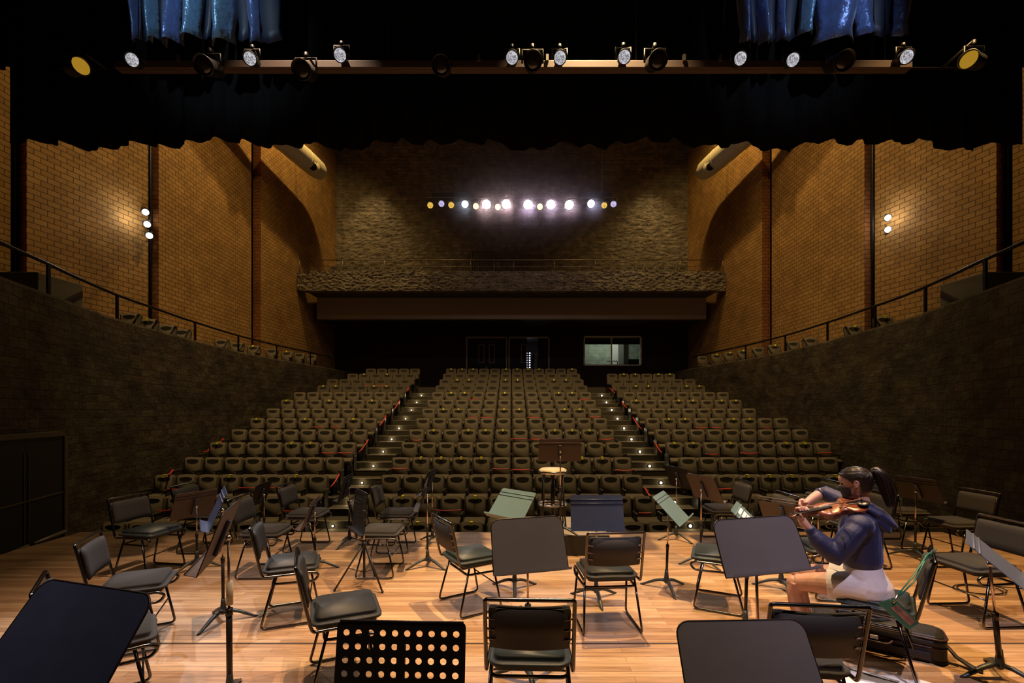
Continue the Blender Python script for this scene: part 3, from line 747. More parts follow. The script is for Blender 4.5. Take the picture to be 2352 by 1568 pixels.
# air ducts on the side walls
for s in (-1, 1):
    x0, y0, z0 = 9.32, 18.2, 12.79; x1, y1 = 8.78, 21.1
    t = empty('air_duct', (s * x0, y0, z0)); tag(t, 'thick pale cylindrical air duct with nozzles beside the %s brick wall' % ('left' if s < 0 else 'right'), 'air duct')
    dx = Vector((s * (x1 - x0), y1 - y0, 0)); dn_ = dx.normalized()
    pts = [dn_ * q for q in (-4.3, -2.0, 0, 1.0, 2.0)] + [dn_ * 2.6, dn_ * 2.85, dn_ * 2.98]
    b = MB(); b.tube(pts, [.44, .44, .44, .44, .44, .41, .32, .12], n=28); b.build('duct_body', M_duct, t)
    for q in (-1.5, .2, 1.6):
        b = MB(); b.tube([dn_ * q, dn_ * (q + .04)], .452, n=28); b.build('seam_band', M_duct, t)
    for q in (-.3, 2.25):
        c = dn_ * q + Vector((-s * .08, -.10, -.12)); dirn = Vector((-s * .35, -1.0, -.45)).normalized(); rot = dirn.to_track_quat('Z', 'Y').to_matrix().to_4x4()
        b = MB(); b.lathe([(.27, 0), (.27, .30), (.24, .34), (.20, .34), (.19, .48), (.165, .50)], c=c, rot=rot); nz = b.build('nozzle', M_duct, t)
        b = MB(); b.lathe([(.16, .505), (.11, .508)], c=c, rot=rot); b.build('nozzle_mouth', M_black, nz)
    b = MB(); b.tube([dn_ * 1.9 + Vector((0, 0, .5)), dn_ * 1.8 + Vector((0, 0, 4.4))], .012, n=6); b.tube([dn_ * -2 + Vector((0, 0, .5)), dn_ * -2 + Vector((0, 0, 4.4))], .012, n=6); b.build('hanging_wire', M_knob, t)

# ------------------------------------------------------------------ auditorium seats
SW = .53
def seat_parts(bs, hr, cu, fr, ar):
    """adds shapes to builders (may be the same builder). origin: floor below back; faces -y"""
    bk = Euler((R(-8), 0, 0)).to_matrix().to_4x4()
    bs.box((0, -.045, .66), (.475, .085, .55), bk, bev=.038, seg=3)
    return
def make_seat():
    t = empty('theatre_seat')
    rb = Euler((R(-9), 0, 0)).to_matrix().to_4x4()
    b = MB(); b.prism(rrect(.48, .54, .075), -.045, .045, 'y', M=Matrix.Translation((0, -.03, .66)) @ rb)
    bmesh.ops.bevel(b.bm, geom=[e for e in b.bm.edges if e.is_manifold and e.calc_face_angle() > 1.2], offset=.02, segments=2, affect='EDGES'); flat_all(b.bm, True)
    bk = b.build('backrest', M_seat, t)
    b = MB(); b.prism([(.155 * math.cos(k * PI / 14), .178 + .070 * math.sin(k * PI / 14) * (1 if k > 14 else .55)) for k in range(28)], -.050, -.044, 'y', M=Matrix.Translation((0, -.03, .66)) @ rb); flat_all(b.bm, False); b.build('dip_shade', M_dipshade, bk)  # dark oval paints the shade of the dip in the backrest
    b = MB(); b.box((0, .03, .63), (.45, .03, .50), rb, bev=.01); b.build('back_shell', M_seatpl, t)
    b = MB(); b.box((0, -.30, .43), (.475, .46, .10), (R(4), 0, 0), bev=.035, seg=3); b.build('seat_cushion', M_seat, t)
    b = MB(); b.box((0, -.27, .355), (.46, .40, .05), bev=.01); b.box((0, -.05, .17), (.08, .3, .34)); b.build('seat_pan', M_seatpl, t)
    b = MB(); b.box((.265, -.26, .61), (.05, .32, .035), bev=.014, seg=3); b.box((.265, -.22, .30), (.03, .22, .6)); b.build('armrest', M_armm, t)
    return t
def make_tag_mesh(parent):
    b = MB(); b.box((0, -.070, .905), (.058, .012, .07), (R(-9), 0, 0)); b.box((0, -.02, .936), (.058, .10, .006)); return b.build('yellow_tag', M_tag, parent)
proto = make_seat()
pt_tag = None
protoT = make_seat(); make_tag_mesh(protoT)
def make_endarm(parent):
    b = MB(); b.box((-.265, -.26, .61), (.05, .32, .035), bev=.014, seg=3); b.box((-.265, -.22, .30), (.035, .34, .6)); return b.build('armrest', M_armm, parent)
arm_tpl = make_endarm(None)
LC = [7, 7, 8, 8, 8, 8, 8, 8, 8, 8, 7, 7, 6, 5]
RC = [7, 8, 8, 8, 9, 9, 9, 8, 8, 8, 7, 7, 6, 0]
tags = {0: (928, 1066), 1: (924, 1086, 1145), 2: (374.5, 530, 681, 1711.6, 1762, 1813.7, 1915), 3: (964, 1011, 1057, 1101, 1335, 1381.5), 4: (501.5, 672, 714.5, 1543, 1583.6, 1670, 1798, 1843),
        5: (994, 1075, 1113, 1153, 1270.5, 1312, 1351.5), 6: (589, 701, 813, 1529, 1567.5, 1676.4, 1715), 7: (1016.5, 1050, 1154, 1189.5, 1293, 1330), 8: (658, 757, 856, 1453.5, 1552, 1585, 1651, 1685),
        9: (1033, 1064.5, 1157, 1281, 1310.6), 10: (742, 772, 860, 889, 1453, 1482, 1568, 1600), 11: (1046.6, 1075, 1157.6, 1185.7, 1269, 1296.6), 12: (835, 889, 1425, 1452, 1505, 1532), 13: (1031, 1057, 1083, 1157, 1183, 1208, 1233, 1310)}
rows_txt = ['front', 'second', 'third', 'fourth', 'fifth', 'sixth', 'seventh', 'eighth', 'ninth', 'tenth']
seats = []   # (x, y, floor, tagged, block, row, idx, end)
for k in range(14):
    y = 9.0 + k
    row = []
    for i in range(LC[k]): row.append([-4.4 - SW / 2 - i * SW, 'left', i, i == LC[k] - 1])
    for i in range(12): row.append([-3.18 + SW / 2 + i * SW, 'centre', i, i == 0])
    for i in range(RC[k]): row.append([4.37 + SW / 2 + i * SW, 'right', i, i == 0])
    us = tags.get(k, ())
    tg = set()
    for u in us:
        x = PX(u, y - .05); j = min(range(len(row)), key=lambda q: abs(row[q][0] - x)); tg.add(j)
    for j, (x, blk, i, end) in enumerate(row):
        seats.append((x, y, FL(k), j in tg, blk, k, i, end))
used = {True: False, False: False}
def place_seat(x, y, z, tagged, label, group, rz=0.0, end=False):
    src = protoT if tagged else proto
    if not used[tagged]: o = src; used[tagged] = True
    else: o = copy_tree(src)
    o.location = (x, y, z); o.rotation_euler = (0, 0, rz)
    tag(o, label, 'theatre seat', group)
    if end:
        a = arm_tpl.copy(); COL.objects.link(a); a.parent = o
    return o
stuff = []
for (x, y, z, tg, blk, k, i, end) in seats:
    if k <= 9:
        n_ = ordn[i]
        side = 'from the left' if blk == 'centre' else 'from the aisle'
        lab = 'olive theatre seat%s, %s %s, %s row, %s block' % (' with yellow tag' if tg else '', n_, side, rows_txt[k], blk)
        place_seat(x, y, z, tg, lab, 'upholstered seats in the main rows', 0, end)
    else: stuff.append((x, y, z, tg))
LS = [(300, 11.3), (342, 12.0), (385, 12.7), (420, 13.4), (510, 15.2), (545, 16.0), (583, 16.8), (625, 18.0), (660, 18.7), (688, 19.5), (715, 20.3)]
RSu = [737, 705, 675, 644, 609, 572, 530, 490, 391, 322]
def dint(u):
    for a, c in zip(LS, LS[1:]):
        if a[0] <= u <= c[0]: return a[1] + (c[1] - a[1]) * (u - a[0]) / (c[0] - a[0])
    return 20.9 if u > 715 else 11.5
ltag = {342, 583, 660, 715}; rtag = {705, 675, 644, 572, 391, 322}
def terrace_spot(u):
    r = (U0 - u) / F; d = 7.0
    def wx(y):
        for a_, c_ in zip(WC, WC[1:]):
            if a_.y <= y <= c_.y: return a_.x + (c_.x - a_.x) * (y - a_.y) / (c_.y - a_.y)
        return WC[-1].x
    while d < 23.5:
        if r * d - max(wx(d), wx(max(d - .5, 5))) > .40: break
        d += .05
    return d, r * d
for n_, (u, _) in enumerate(LS):
    d, x = terrace_spot(u)
    place_seat(-x, d, ter(d), u in ltag, 'olive theatre seat above the left block wall, %s from the stage' % ordn[n_], 'seats on the side terraces', 0, False)
for n_, u in enumerate(reversed(RSu)):
    d, x = terrace_spot(u)
    place_seat(x, d, ter(d), u in rtag, 'olive theatre seat above the right block wall, %s from the stage' % ordn[n_], 'seats on the side terraces', 0, False)
bpy.data.objects.remove(arm_tpl)
# far rows and balcony seats as one
b = MB()
rb = Euler((R(-9), 0, 0)).to_matrix().to_4x4()
for u in list(range(0, 8)):
    stuff.append((PX(1395 + 24.6 * u, 22.6), 22.6, 8.97 - .93, False)); stuff.append((PX(769 + 24.6 * u, 22.6), 22.6, 8.97 - .93, False))
for (x, y, z, tg) in stuff:
    T = Matrix.Translation((x, y, z))
    b.mi = 0; b.prism(rrect(.48, .54, .075, 3), -.045, .045, 'y', M=T @ Matrix.Translation((0, -.03, .66)) @ rb)
    b.box((x, y - .30, z + .43), (.475, .46, .10), bev=.03)
    b.mi = 1; b.prism([(.155 * math.cos(k * PI / 7), .178 + .070 * math.sin(k * PI / 7) * (1 if k > 7 else .55)) for k in range(14)], -.050, -.044, 'y', M=T @ Matrix.Translation((0, -.03, .66)) @ rb)  # same painted dip shade on the far seats
    b.mi = 2; b.box((x + .265, y - .26, z + .61), (.05, .32, .035)); b.box((x + .265, y - .22, z + .3), (.03, .22, .6)); b.box((x, y - .15, z + .2), (.4, .3, .4))
    if tg: b.mi = 3; b.box((x, y - .070, z + .905), (.058, .012, .07)); b.box((x, y - .02, z + .936), (.058, .10, .006))
o = b.build('theatre_seats', [M_seat, M_dipshade, M_armm, M_tag]); tag(o, 'furthest rows of small olive theatre seats and those on the balcony', 'theatre seats', 'upholstered seats in the far rows', 'stuff')

# red tapes
M_tp = M_tape
def blockname(x): return 'left' if x < -3.9 else ('right' if x > 3.9 else 'centre')
tapes = [(384, 415, 1122, 2), (545, 583, 1119, 2), (609, 642, 1119, 2), (739, 767, 1039.5, 4), (777, 807, 1039.5, 4), (718, 741, 980, 6), (759, 782, 980, 6), (859, 887, 884.5, 11), (838, 848, 884.5, 11),
         (899, 937, 1075, 3), (1131, 1169, 1076, 3), (1177, 1217, 1078, 3), (947, 968, 1010, 5), (1172, 1210, 1007, 5), (1217, 1251, 1008, 5), (1376, 1409, 1008, 5), (1075, 1095, 958, 7), (1105, 1132, 958, 7), (1212, 1238, 958, 7), (1355, 1378, 957, 7),
         (1330, 1355, 916.5, 9), (1077, 1098, 916.5, 9), (1006, 1029, 885.5, 11), (1233, 1246, 886, 11), (1597, 1625, 981.5, 6), (1635, 1661, 981.5, 6), (1750, 1773, 980.5, 6), (1620, 1650, 1042.5, 4), (1701, 1742, 1040, 4), (1880, 1911, 1039, 4),
         (1615, 1635, 938, 8), (1482, 1494, 938, 8), (1413, 1456, 1079, 3), (1630, 1685, 1121.5, 2), (362, 390, 1171, 1), (650, 680, 1172.5, 1), (1467, 1497, 1177, 1), (1000, 1060, 1171, 1)]
rows_all = rows_txt + ['eleventh', 'twelfth', 'thirteenth', 'fourteenth']
for (u0, u1, v, k) in tapes:
    d = 9 + k - .36; xa, xb = PX(u0, d), PX(u1, d); z = PZ(v, d)
    xm = (xa + xb) / 2; bl = blockname(xm)
    if bl == 'left': idx = int((-4.4 - xm) / SW); side = 'from the aisle'
    elif bl == 'right': idx = int((xm - 4.37) / SW); side = 'from the aisle'
    else: idx = int((xm + 3.18) / SW); side = 'from the left'
    idx = max(0, min(14, idx))
    n = 8; pts = [(xa + (xb - xa) * q / n - xm, 0, -.015 * math.sin(PI * q / n)) for q in range(n + 1)]
    b = MB(); b.tube(pts, [.013] * (n + 1), n=4, flat=.35, upv=(0, 1, 0)); o = b.build('barrier_tape', M_tp); o.location = (xm, d, z)
    tag(o, 'red tape across the %s seat %s, %s row, %s block' % (ordn[idx], side, rows_all[k], bl), 'tape', 'red tapes across blocked seats')
diag = [(759, 1118, 779, 1088, 11.2, 'third'), (823, 1039, 846, 1009, 13.2, 'fifth'), (870, 978, 887, 954, 15.2, 'seventh'), (905, 940, 917, 920, 17.2, 'ninth'), (930, 901, 940, 888, 19.2, 'eleventh'), (383, 1090, 397, 1078, 11.0, 'third wall end'), (466, 1037, 482, 1030, 13.0, 'fifth wall end'), (501, 1016, 513, 1006, 13.6, 'sixth wall end')]
diagR = [(1400, 890, 1413, 902, 19.2, 'eleventh'), (1428.5, 922, 1440, 936, 17.2, 'ninth'), (1454, 958, 1474, 985, 15.2, 'seventh'), (1505, 1016, 1520, 1039, 13.2, 'fifth'), (1482, 1120, 1495, 1139, 10.2, 'second')]
for side, lst in (('left', diag), ('right', diagR)):
    for (ua, va, ub, vb, d, rn) in lst:
        A = Vector((PX(ua, d - .25), d - .25, PZ(va, d - .25))); B = Vector((PX(ub, d + .25), d + .25, PZ(vb, d + .25)))
        if side == 'right': A = Vector((PX(ua, d + .25), d + .25, PZ(va, d + .25))); B = Vector((PX(ub, d - .25), d - .25, PZ(vb, d - .25)))
        if A.z > B.z and side == 'right': pass
        mid = (A + B) / 2
        b = MB(); b.tube([A - mid, (A - mid) * .3 + Vector((0, 0, -.03)), (B - mid) * .4 + Vector((0, 0, -.03)), B - mid], .022, n=4, flat=.4); o = b.build('barrier_tape', M_tp); o.location = mid
        if 'wall end' in rn: lab = 'red tape slanting at the wall end of the %s row, left block' % rn.split()[0]
        else: lab = 'red tape slanting down to the %s aisle at the %s row' % (side, rn)
        tag(o, lab, 'tape', 'red tapes beside the aisles')
# step lights
M_step = emat('step lamp', (1.0, .93, .82), 5)
for s in (-1, 1):
    for k in range(12):
        y = 9.19 + k; z = FL(k) + .225
        t = empty('step_light', (s * 4.0, y, z)); tag(t, 'small round step light in the %s aisle, %s step from the bottom' % ('left' if s < 0 else 'right', ordn[k]), 'step light', 'step lights along the aisles')
        r_ = .024 if s < 0 else .036
        b = MB(); b.ell((0, -.012, 0), (r_, .02, r_), n=10); b.build('lens', M_step, t)
        b = MB(); b.lathe([(r_ * 1.5, 0), (r_ * 1.5, .01)], rot=Matrix.Rotation(PI / 2, 4, 'X'), n=14); b.build('rim', M_pole, t)
        point('step_glow', (s * 4.0, y - .07, z + .01), .9, (1, .80, .45), .02)

# ------------------------------------------------------------------ orchestra chairs
def make_chair(seatm, backm):
    t = empty('orchestra_chair')
    W = .225
    # upright and seat side frame (one bent tube)
    side = []
    up = []
    def frame_path(s):
        return [(s * W, -.275, .80), (s * W, -.20, .46), (s * W, -.185, .425), (s * (W - .005), .19, .425), (s * (W - .005), .235, .40), (s * (W - .005), .20, .35), (s * (W - .02), -.12, .355)]
    L = frame_path(-1); Rr = frame_path(1)
    path = list(reversed(L)) + [(-W, -.283, .832), (W, -.283, .832)] + Rr
    # crossing bar below the seat closes the loop
    path = [(0, -.12, .355)] + path + [(0, -.12, .355)]
    b = MB(); b.tube(fillet(path, .045, 6), .0105, n=8); b.build('back_frame', M_chrome, t)
    for s in (-1, 1):
        p = [(s * .205, -.10, .415), (s * .235, -.205, .012), (s * .235, .205, .012), (s * .215, .125, .415)]
        b = MB(); b.tube(fillet(p, .04, 5), .0095, n=8); b.build('leg', M_chrome, t)
    b = MB(); b.tube([(-.222, .163, .23), (.222, .163, .23)], .006, n=6); b.build('stretcher', M_chrome, t)
    # seat cushion
    b = MB(); b.prism(rrect(.435, .43, .07), -.040, .036, 'z')
    bmesh.ops.bevel(b.bm, geom=[e for e in b.bm.edges if e.calc_face_angle() > 1.2], offset=.030, segments=4, affect='EDGES')
    for v in b.bm.verts:
        if v.co.z > 0: v.co.z += .012 * max(0, 1 - (v.co.x / .2) ** 2) * max(0, 1 - (v.co.y / .2) ** 2)
        v.co.z += -.10 * max(0, v.co.y - .12) if v.co.y > .12 else 0
    flat_all(b.bm, True)
    b.build('seat', seatm, t, Matrix.Translation((0, .015, .456)))
    # backrest: curved pad
    def pad(th, off):
        b = MB(); n = 12; vs = []; fs = []
        b.prism(rrect(.415, .235, .03, 4), -th / 2, th / 2, 'y')
        bmesh.ops.subdivide_edges(b.bm, edges=[e for e in b.bm.edges if abs(e.verts[0].co.x - e.verts[1].co.x) > .2], cuts=10)
        return b
    tilt = Euler((R(11), 0, 0)).to_matrix().to_4x4()
    b = MB(); n = 14; vs = []; fs = []
    prof = [(0, -.0), ]
    rows = 7
    def add_sheet(th, bulge, sgn):
        base = len(vs)
        for j in range(rows + 1):
            zz = -.118 + .236 * j / rows
            for i in range(n + 1):
                xx = -.208 + .416 * i / n
                edge = min(1, (1 - abs(xx) / .208) / .10, (1 - abs(zz) / .118) / .16)
                edge = max(0, edge) ** .5
                xx2 = xx * (1 - (.03 if abs(zz) > .10 and abs(xx) > .18 else 0))
                zz2 = zz * (1 - (.05 if abs(xx) > .18 and abs(zz) > .10 else 0))
                vs.append((xx2, -.022 * (1 - (xx / .2) ** 2) + sgn * (th * .35 + th * .65 * edge), zz2))
        for j in range(rows):
            for i in range(n):
                a = base + j * (n + 1) + i; fs.append((a, a + 1, a + n + 2, a + n + 1))
        return base
    A = add_sheet(.024, 0, 1); B = add_sheet(.006, 0, -1)
    def rim(base):
        r = [base + i for i in range(n + 1)] + [base + j * (n + 1) + n for j in range(1, rows + 1)] + [base + rows * (n + 1) + i for i in range(n - 1, -1, -1)] + [base + j * (n + 1) for j in range(rows - 1, 0, -1)]
        return r
    ra, rb_ = rim(A), rim(B)
    for q in range(len(ra)): fs.append((ra[q], ra[(q + 1) % len(ra)], rb_[(q + 1) % len(ra)], rb_[q]))
    b.raw(vs, fs, True)
    M = Matrix.Translation((0, -.238, .682)) @ tilt
    b.build('backrest', backm, t, M)
    b = MB(); n2 = 10; vs2 = []; fs2 = []
    for j in (0, 1):
        for i in range(n2 + 1):
            xx = -.203 + .406 * i / n2
            vs2.append((xx, -.022 * (1 - (xx / .2) ** 2) - .012, -.112 + .224 * j)); vs2.append((xx, -.022 * (1 - (xx / .2) ** 2) - .018, -.112 + .224 * j))
    for i in range(n2):
        a = i * 2; c = a + (n2 + 1) * 2
        fs2 += [(a, a + 2, c + 2, c), (a + 1, c + 1, c + 3, a + 3), (a, a + 1, a + 3, a + 2), (c, c + 2, c + 3, c + 1)]
    fs2 += [(0, 2 * (n2 + 1), 2 * (n2 + 1) + 1, 1), (2 * n2, 2 * n2 + 1, 2 * n2 + 2 * (n2 + 1) + 1, 2 * n2 + 2 * (n2 + 1))]
    b.raw(vs2, fs2, True); b.build('back_panel', M_backp, t, M)
    for s in (-1, 1):
        for zz in (.052, -.008, -.062):
            b = MB(); b.tube([(s * .222, -.012, zz), (s * .175, -.024, zz)], .0055, n=6); b.build('bracket', M_brkt, t, M)
    return t
M_c1 = M_cush; M_c2 = M_cushf; M_c3 = M_cushg
CH = {'v': make_chair(M_cush, M_cush), 'f': make_chair(M_cushf, M_cushf), 'g': make_chair(M_cushg, M_cushf)}
chused = {}
def chair(x, y, phi, kind, label):
    if kind in chused: o = copy_tree(CH[kind])
    else: o = CH[kind]; chused[kind] = 1
    o.location = (x, y, 0); o.rotation_euler = (0, 0, R(phi - 90))
    tag(o, label, 'chair', 'black sled-base orchestra chairs'); return o
chair(-4.00, 5.04, -8, 'g', 'sled-base chair with light patch on seat, nearest the left stage edge')
chair(-3.95, 5.87, -2, 'f', 'sled-base chair behind the low brown music stand at left')
chair(-2.72, 5.03, 2, 'f', 'sled-base chair directly behind the tall edge-on stand at left')
chair(-2.65, 5.90, 0, 'f', 'sled-base chair by the stage edge beside the left aisle')
chair(-1.92, 3.96, 21, 'v', 'black chair facing right, halfway back at left of centre')
chair(-1.13, 3.05, 24, 'v', 'black chair just behind the perforated stand, seat facing right')
chair(-2.90, 3.51, 25, 'f', 'grey cushioned chair seen above the big dark desk at left')
chair(-2.38, 2.68, 39, 'f', 'chair mostly hidden by the big dark desk at far left')
chair(-1.45, 5.04, 0, 'f', 'chair whose back is hidden behind the small perforated stand')
chair(-1.49, 5.90, 0, 'f', 'chair with lit back by the stage edge left of centre')
chair(-.385, 4.17, 31, 'g', 'chair with green-black seat left of the central smooth desk')
chair(.79, 3.80, 94, 'v', 'black chair seen from behind between navy desk and front row')
chair(.10, 2.55, 88, 'g', 'nearest central chair seen squarely from behind at bottom middle')
chair(1.916, 4.21, 155, 'g', 'green-black seated chair half hidden by the right smooth desk')
chair(2.88, 6.17, 180, 'f', 'lit chair at the stage edge facing left, right of centre')
chair(2.87, 5.22, 180, 'f', 'lit chair beside the musician, facing left behind her bow arm')
chair(3.07, 4.45, 172, 'g', 'chair directly behind the violinist, its seat under her elbow')
chair(4.08, 6.18, 180, 'f', 'chair behind the violinist, its gold top rail beside her face')
chair(4.06, 5.33, 180, 'f', 'chair behind the violinist, back showing beside her ponytail')
chair(5.20, 6.07, 0, 'f', 'chair at the stage edge, its seat right of the ponytail')
chair(5.28, 5.40, 182, 'f', 'chair with dim grey back near the right end of the stage')
chair(4.02, 3.94, 183, 'f', 'large grey backed chair at the right edge of view')
chair(2.57, 3.19, 140, 'g', 'chair the violinist sits on, lanyard hanging from its back')
chair(1.52, 2.48, 84, 'f', 'black chair seen from behind in front of the violinist')

# ------------------------------------------------------------------ music stands
def stand(x, y, desk_c, psi, tilt, w, h, style, label, m=None, base_rot=0.0, pole_h=None, tripod=False, pole_r=.0125):
    """desk_c: (x,y,z) of desk centre; psi: degrees, direction the desk faces; tilt degrees from vertical"""
    t = empty('music_stand', (x, y, 0)); tag(t, label, 'music stand', 'music stands')
    m = m or M_stand
    cz = desk_c[2]
    fx, fy = math.cos(R(psi)), math.sin(R(psi))
    # local desk: x right, z up, face towards -y (rotated)
    Rz = Matrix.Rotation(R(psi + 90), 4, 'Z'); Rt = Matrix.Rotation(R(-tilt), 4, 'X')
    M = Matrix.Translation((desk_c[0] - x, desk_c[1] - y, cz)) @ Rz @ Rt
    b = MB()
    if style == 'perf':
        nx, nz_ = 10, 6; pw = w / (nx + .55); ph = pw
        hh = h; vs = {}; t2 = bmesh.new(); rad = pw * .265
        x0 = -nx * pw / 2; zt = h / 2 - .020; th = .004
        for yy_ in (-th / 2, th / 2):
            for i in range(nx):
                for j in range(nz_):
                    cx_, cz_ = x0 + (i + .5) * pw, zt - (j + .5) * ph * 1.04
                    N = 16; inn = []; out = []
                    hw, hp = pw / 2, ph * .52
                    for k in range(N):
                        a = 2 * PI * k / N + PI / 4; c_, s_ = math.cos(a), math.sin(a)
                        q = 1 / max(abs(c_), abs(s_))
                        inn.append(t2.verts.new((cx_ + rad * c_, yy_, cz_ + rad * s_))); out.append(t2.verts.new((cx_ + hw * c_ * q, yy_, cz_ + hp * s_ * q)))
                    for k in range(N): t2.faces.new((inn[k], inn[(k + 1) % N], out[(k + 1) % N], out[k]))
            zb = zt - nz_ * ph * 1.04
            for (a0, a1, c0, c1) in ((-w / 2, x0, zb, zt), (-x0, w / 2, zb, zt), (-w / 2 + .02, w / 2 - .02, zt, h / 2), (-w / 2, w / 2, -h / 2, zb)):
                if a1 - a0 > 1e-4 and c1 - c0 > 1e-4:
                    q = [t2.verts.new(p) for p in ((a0, yy_, c0), (a1, yy_, c0), (a1, yy_, c1), (a0, yy_, c1))]; t2.faces.new(q)
            for sx in (-1, 1):
                q = [t2.verts.new((sx * (w / 2 - .02), yy_, h / 2))] + [t2.verts.new((sx * (w / 2 - .02 + .02 * math.sin(R(a))), yy_, h / 2 - .02 + .02 * math.cos(R(a)))) for a in (30, 60, 90)] + [t2.verts.new((sx * w / 2, yy_, zt)), t2.verts.new((sx * (w / 2 - .02), yy_, zt))]
                t2.faces.new(q)
        bmesh.ops.remove_doubles(t2, verts=t2.verts, dist=.0002)
        bmesh.ops.recalc_face_normals(t2, faces=t2.faces)
        b._join(t2, False)
        b.tube([(-w / 2 + .01, 0, h / 2), (w / 2 - .01, 0, h / 2)], .004, n=6)
        dk = b.build('desk', m, t, M)
    elif style == 'wire':
        b.tube(fillet([(-w / 2, 0, -h / 2), (-w / 2, 0, h / 2), (w / 2, 0, h / 2), (w / 2, 0, -h / 2), (-w / 2, 0, -h / 2)], .02), .005, n=6)
        for q in (.25, .4): b.tube([(-w / 2, 0, h * q), (w / 2, 0, h * q)], .004, n=6)
        b.box((0, .004, -.02), (w * .96, .003, h * .8)); dk = b.build('desk', m, t, M)
    else:
        r_ = .055 if style == 'smooth' else .022
        pts = rrect(w, h, r_, 6)
        pts = [((px * (1 - .02) if pz > 0 else px), pz) for px, pz in pts]
        # square lower corners
        pts = [(p[0] if p[1] > -h / 2 + r_ else (w / 2 if p[0] > 0 else -w / 2) if abs(p[0]) > w / 2 - r_ * .9 else p[0], p[1]) for p in pts]
        b.prism(pts, -.002, .002, 'y')
        dk = b.build('desk', m, t, M)
        if style == 'ribbed':
            for q in (h / 2 - .045, h / 2 - .080):
                b = MB(); b.tube([(-w / 2 + .003, -.003, q), (w / 2 - .003, -.003, q)], .0055, n=6); b.tube([(-w / 2 + .003, .004, q), (w / 2 - .003, .004, q)], .0045, n=6); b.build('rib', m, dk, M)
        else:
            b = MB(); b.tube([(p[0], 0, p[1]) for p in pts], .0035, n=5, closed=True); b.build('edge_bead', M_pole, dk, M)
    # ledge
    b = MB(); b.box((0, -.032, -h / 2), (w, .062, .003)); b.box((0, -.062, -h / 2 + .006), (w, .002, .014)); b.build('ledge', m, t, M)
    # back bracket and pivot
    b = MB(); b.box((0, .014, -.02), (.035, .022, h * .62), bev=.006); b.build('bracket', M_standn if style != 'perf' else M_blackm, t, M)
    piv = M @ Vector((0, .045, -.01)); top = Vector((piv.x, piv.y, piv.z))
    b = MB(); b.ell(top, (.017, .017, .017), n=12); b.build('knob', M_knob, t)
    zj = (top.z - .03) * (.58 if not tripod else .6)
    hub = .115
    # pole: leans from base to pivot if offset
    basep = Vector((0, 0, hub)); d = (top - basep)
    def at(z): return basep + d * ((z - hub) / (top.z - hub))
    b = MB(); b.tube([at(zj - .02), top], .0075, n=10); b.build('inner_tube', M_tube, t)
    b = MB(); b.tube([at(hub - .02), at(zj)], pole_r, n=12); b.tube([at(zj - .03), at(zj + .012)], pole_r + .004, n=12); pl = b.build('pole', M_pole, t)
    if style == 'perf' or pole_r > .014:
        b = MB(); c = at(zj - .01); b.tube([c + Vector((-.045, 0, 0)), c], .008, n=8); b.ell(c + Vector((-.048, 0, 0)), (.014, .012, .014), n=10); b.build('clamp_screw', M_blackm, pl)
    if not tripod:
        b = MB(); b.lathe([(.018, .06), (.026, .075), (.026, .10), (.019, .15), (.016, .19)]); b.build('base_hub', M_base, t)
        for k in range(3):
            a = R(base_rot + 120 * k); c_, s_ = math.cos(a), math.sin(a)
            P = [(r_ * c_, r_ * s_, z_) for r_, z_ in ((.01, .088), (.06, .085), (.12, .066), (.18, .036), (.235, .010), (.262, .006))]
            b = MB(); b.tube(P, [.021, .020, .018, .016, .012, .005], n=8, flat=.8); b.build('leg', M_base, t)
    else:
        zh = .42
        b = MB(); b.lathe([(.02, zh - .03), (.024, zh - .02), (.024, zh + .02), (.018, zh + .03)]); b.build('base_hub', M_blackm, t)
        for k in range(3):
            a = R(base_rot + 120 * k); c_, s_ = math.cos(a), math.sin(a)
            b = MB(); b.tube([(.02 * c_, .02 * s_, zh), (.28 * c_, .28 * s_, .012)], .009, n=8); b.ell((.28 * c_, .28 * s_, .014), (.014, .014, .013), n=8)
            b.tube([(.15 * c_, .15 * s_, zh * .5), (0, 0, zh * .35)], .004, n=6); b.build('leg', M_blackm, t)
        b = MB(); b.tube([(0, 0, zh * .3), (0, 0, zh)], .011, n=8); b.build('centre_post', M_pole, t)
    return t

def S(x, y, ztop, psi, tilt, h=.33, w=.50, style='ribbed', label='', m=None, base_rot=-90, off=(0, 0), **k):
    """desk top edge height ztop, desk centre above the base (+off)"""
    cz = ztop - h / 2 * math.cos(R(tilt))
    fx, fy = math.cos(R(psi)), math.sin(R(psi))
    return stand(x, y, (x + off[0] + .045 * fx, y + off[1] + .045 * fy, cz), psi, tilt, w, h, style, label, m, base_rot, **k)

# near ones
stand(-1.42, 1.62, (-1.455, 1.47, 1.02), 254, 35, .55, .36, 'smooth', 'large blue-black desk filling the lower left corner', M_standn, 30)
stand(-.44, 1.86, (-.445, 1.81, .745), 268, 9, .522, .36, 'perf', 'nearest perforated black music stand with round holes', M_blackm, 40, tripod=True)
stand(.11, 2.98, (.115, 2.96, .905), 285, 20, .50, .345, 'smooth', 'smooth charcoal desk at centre above the nearest middle chair', M_stand, 160, pole_r=.017)
stand(1.25, 2.28, (1.30, 2.37, 1.075), 284, 24, .52, .285, 'smooth', 'smooth charcoal desk in front of the violinist', M_stand, -60, pole_r=.017)
stand(.98, 1.90, (.965, 1.84, .735), 272, 30, .56, .35, 'smooth', 'nearest charcoal desk at the bottom right of centre', M_stand, 90)
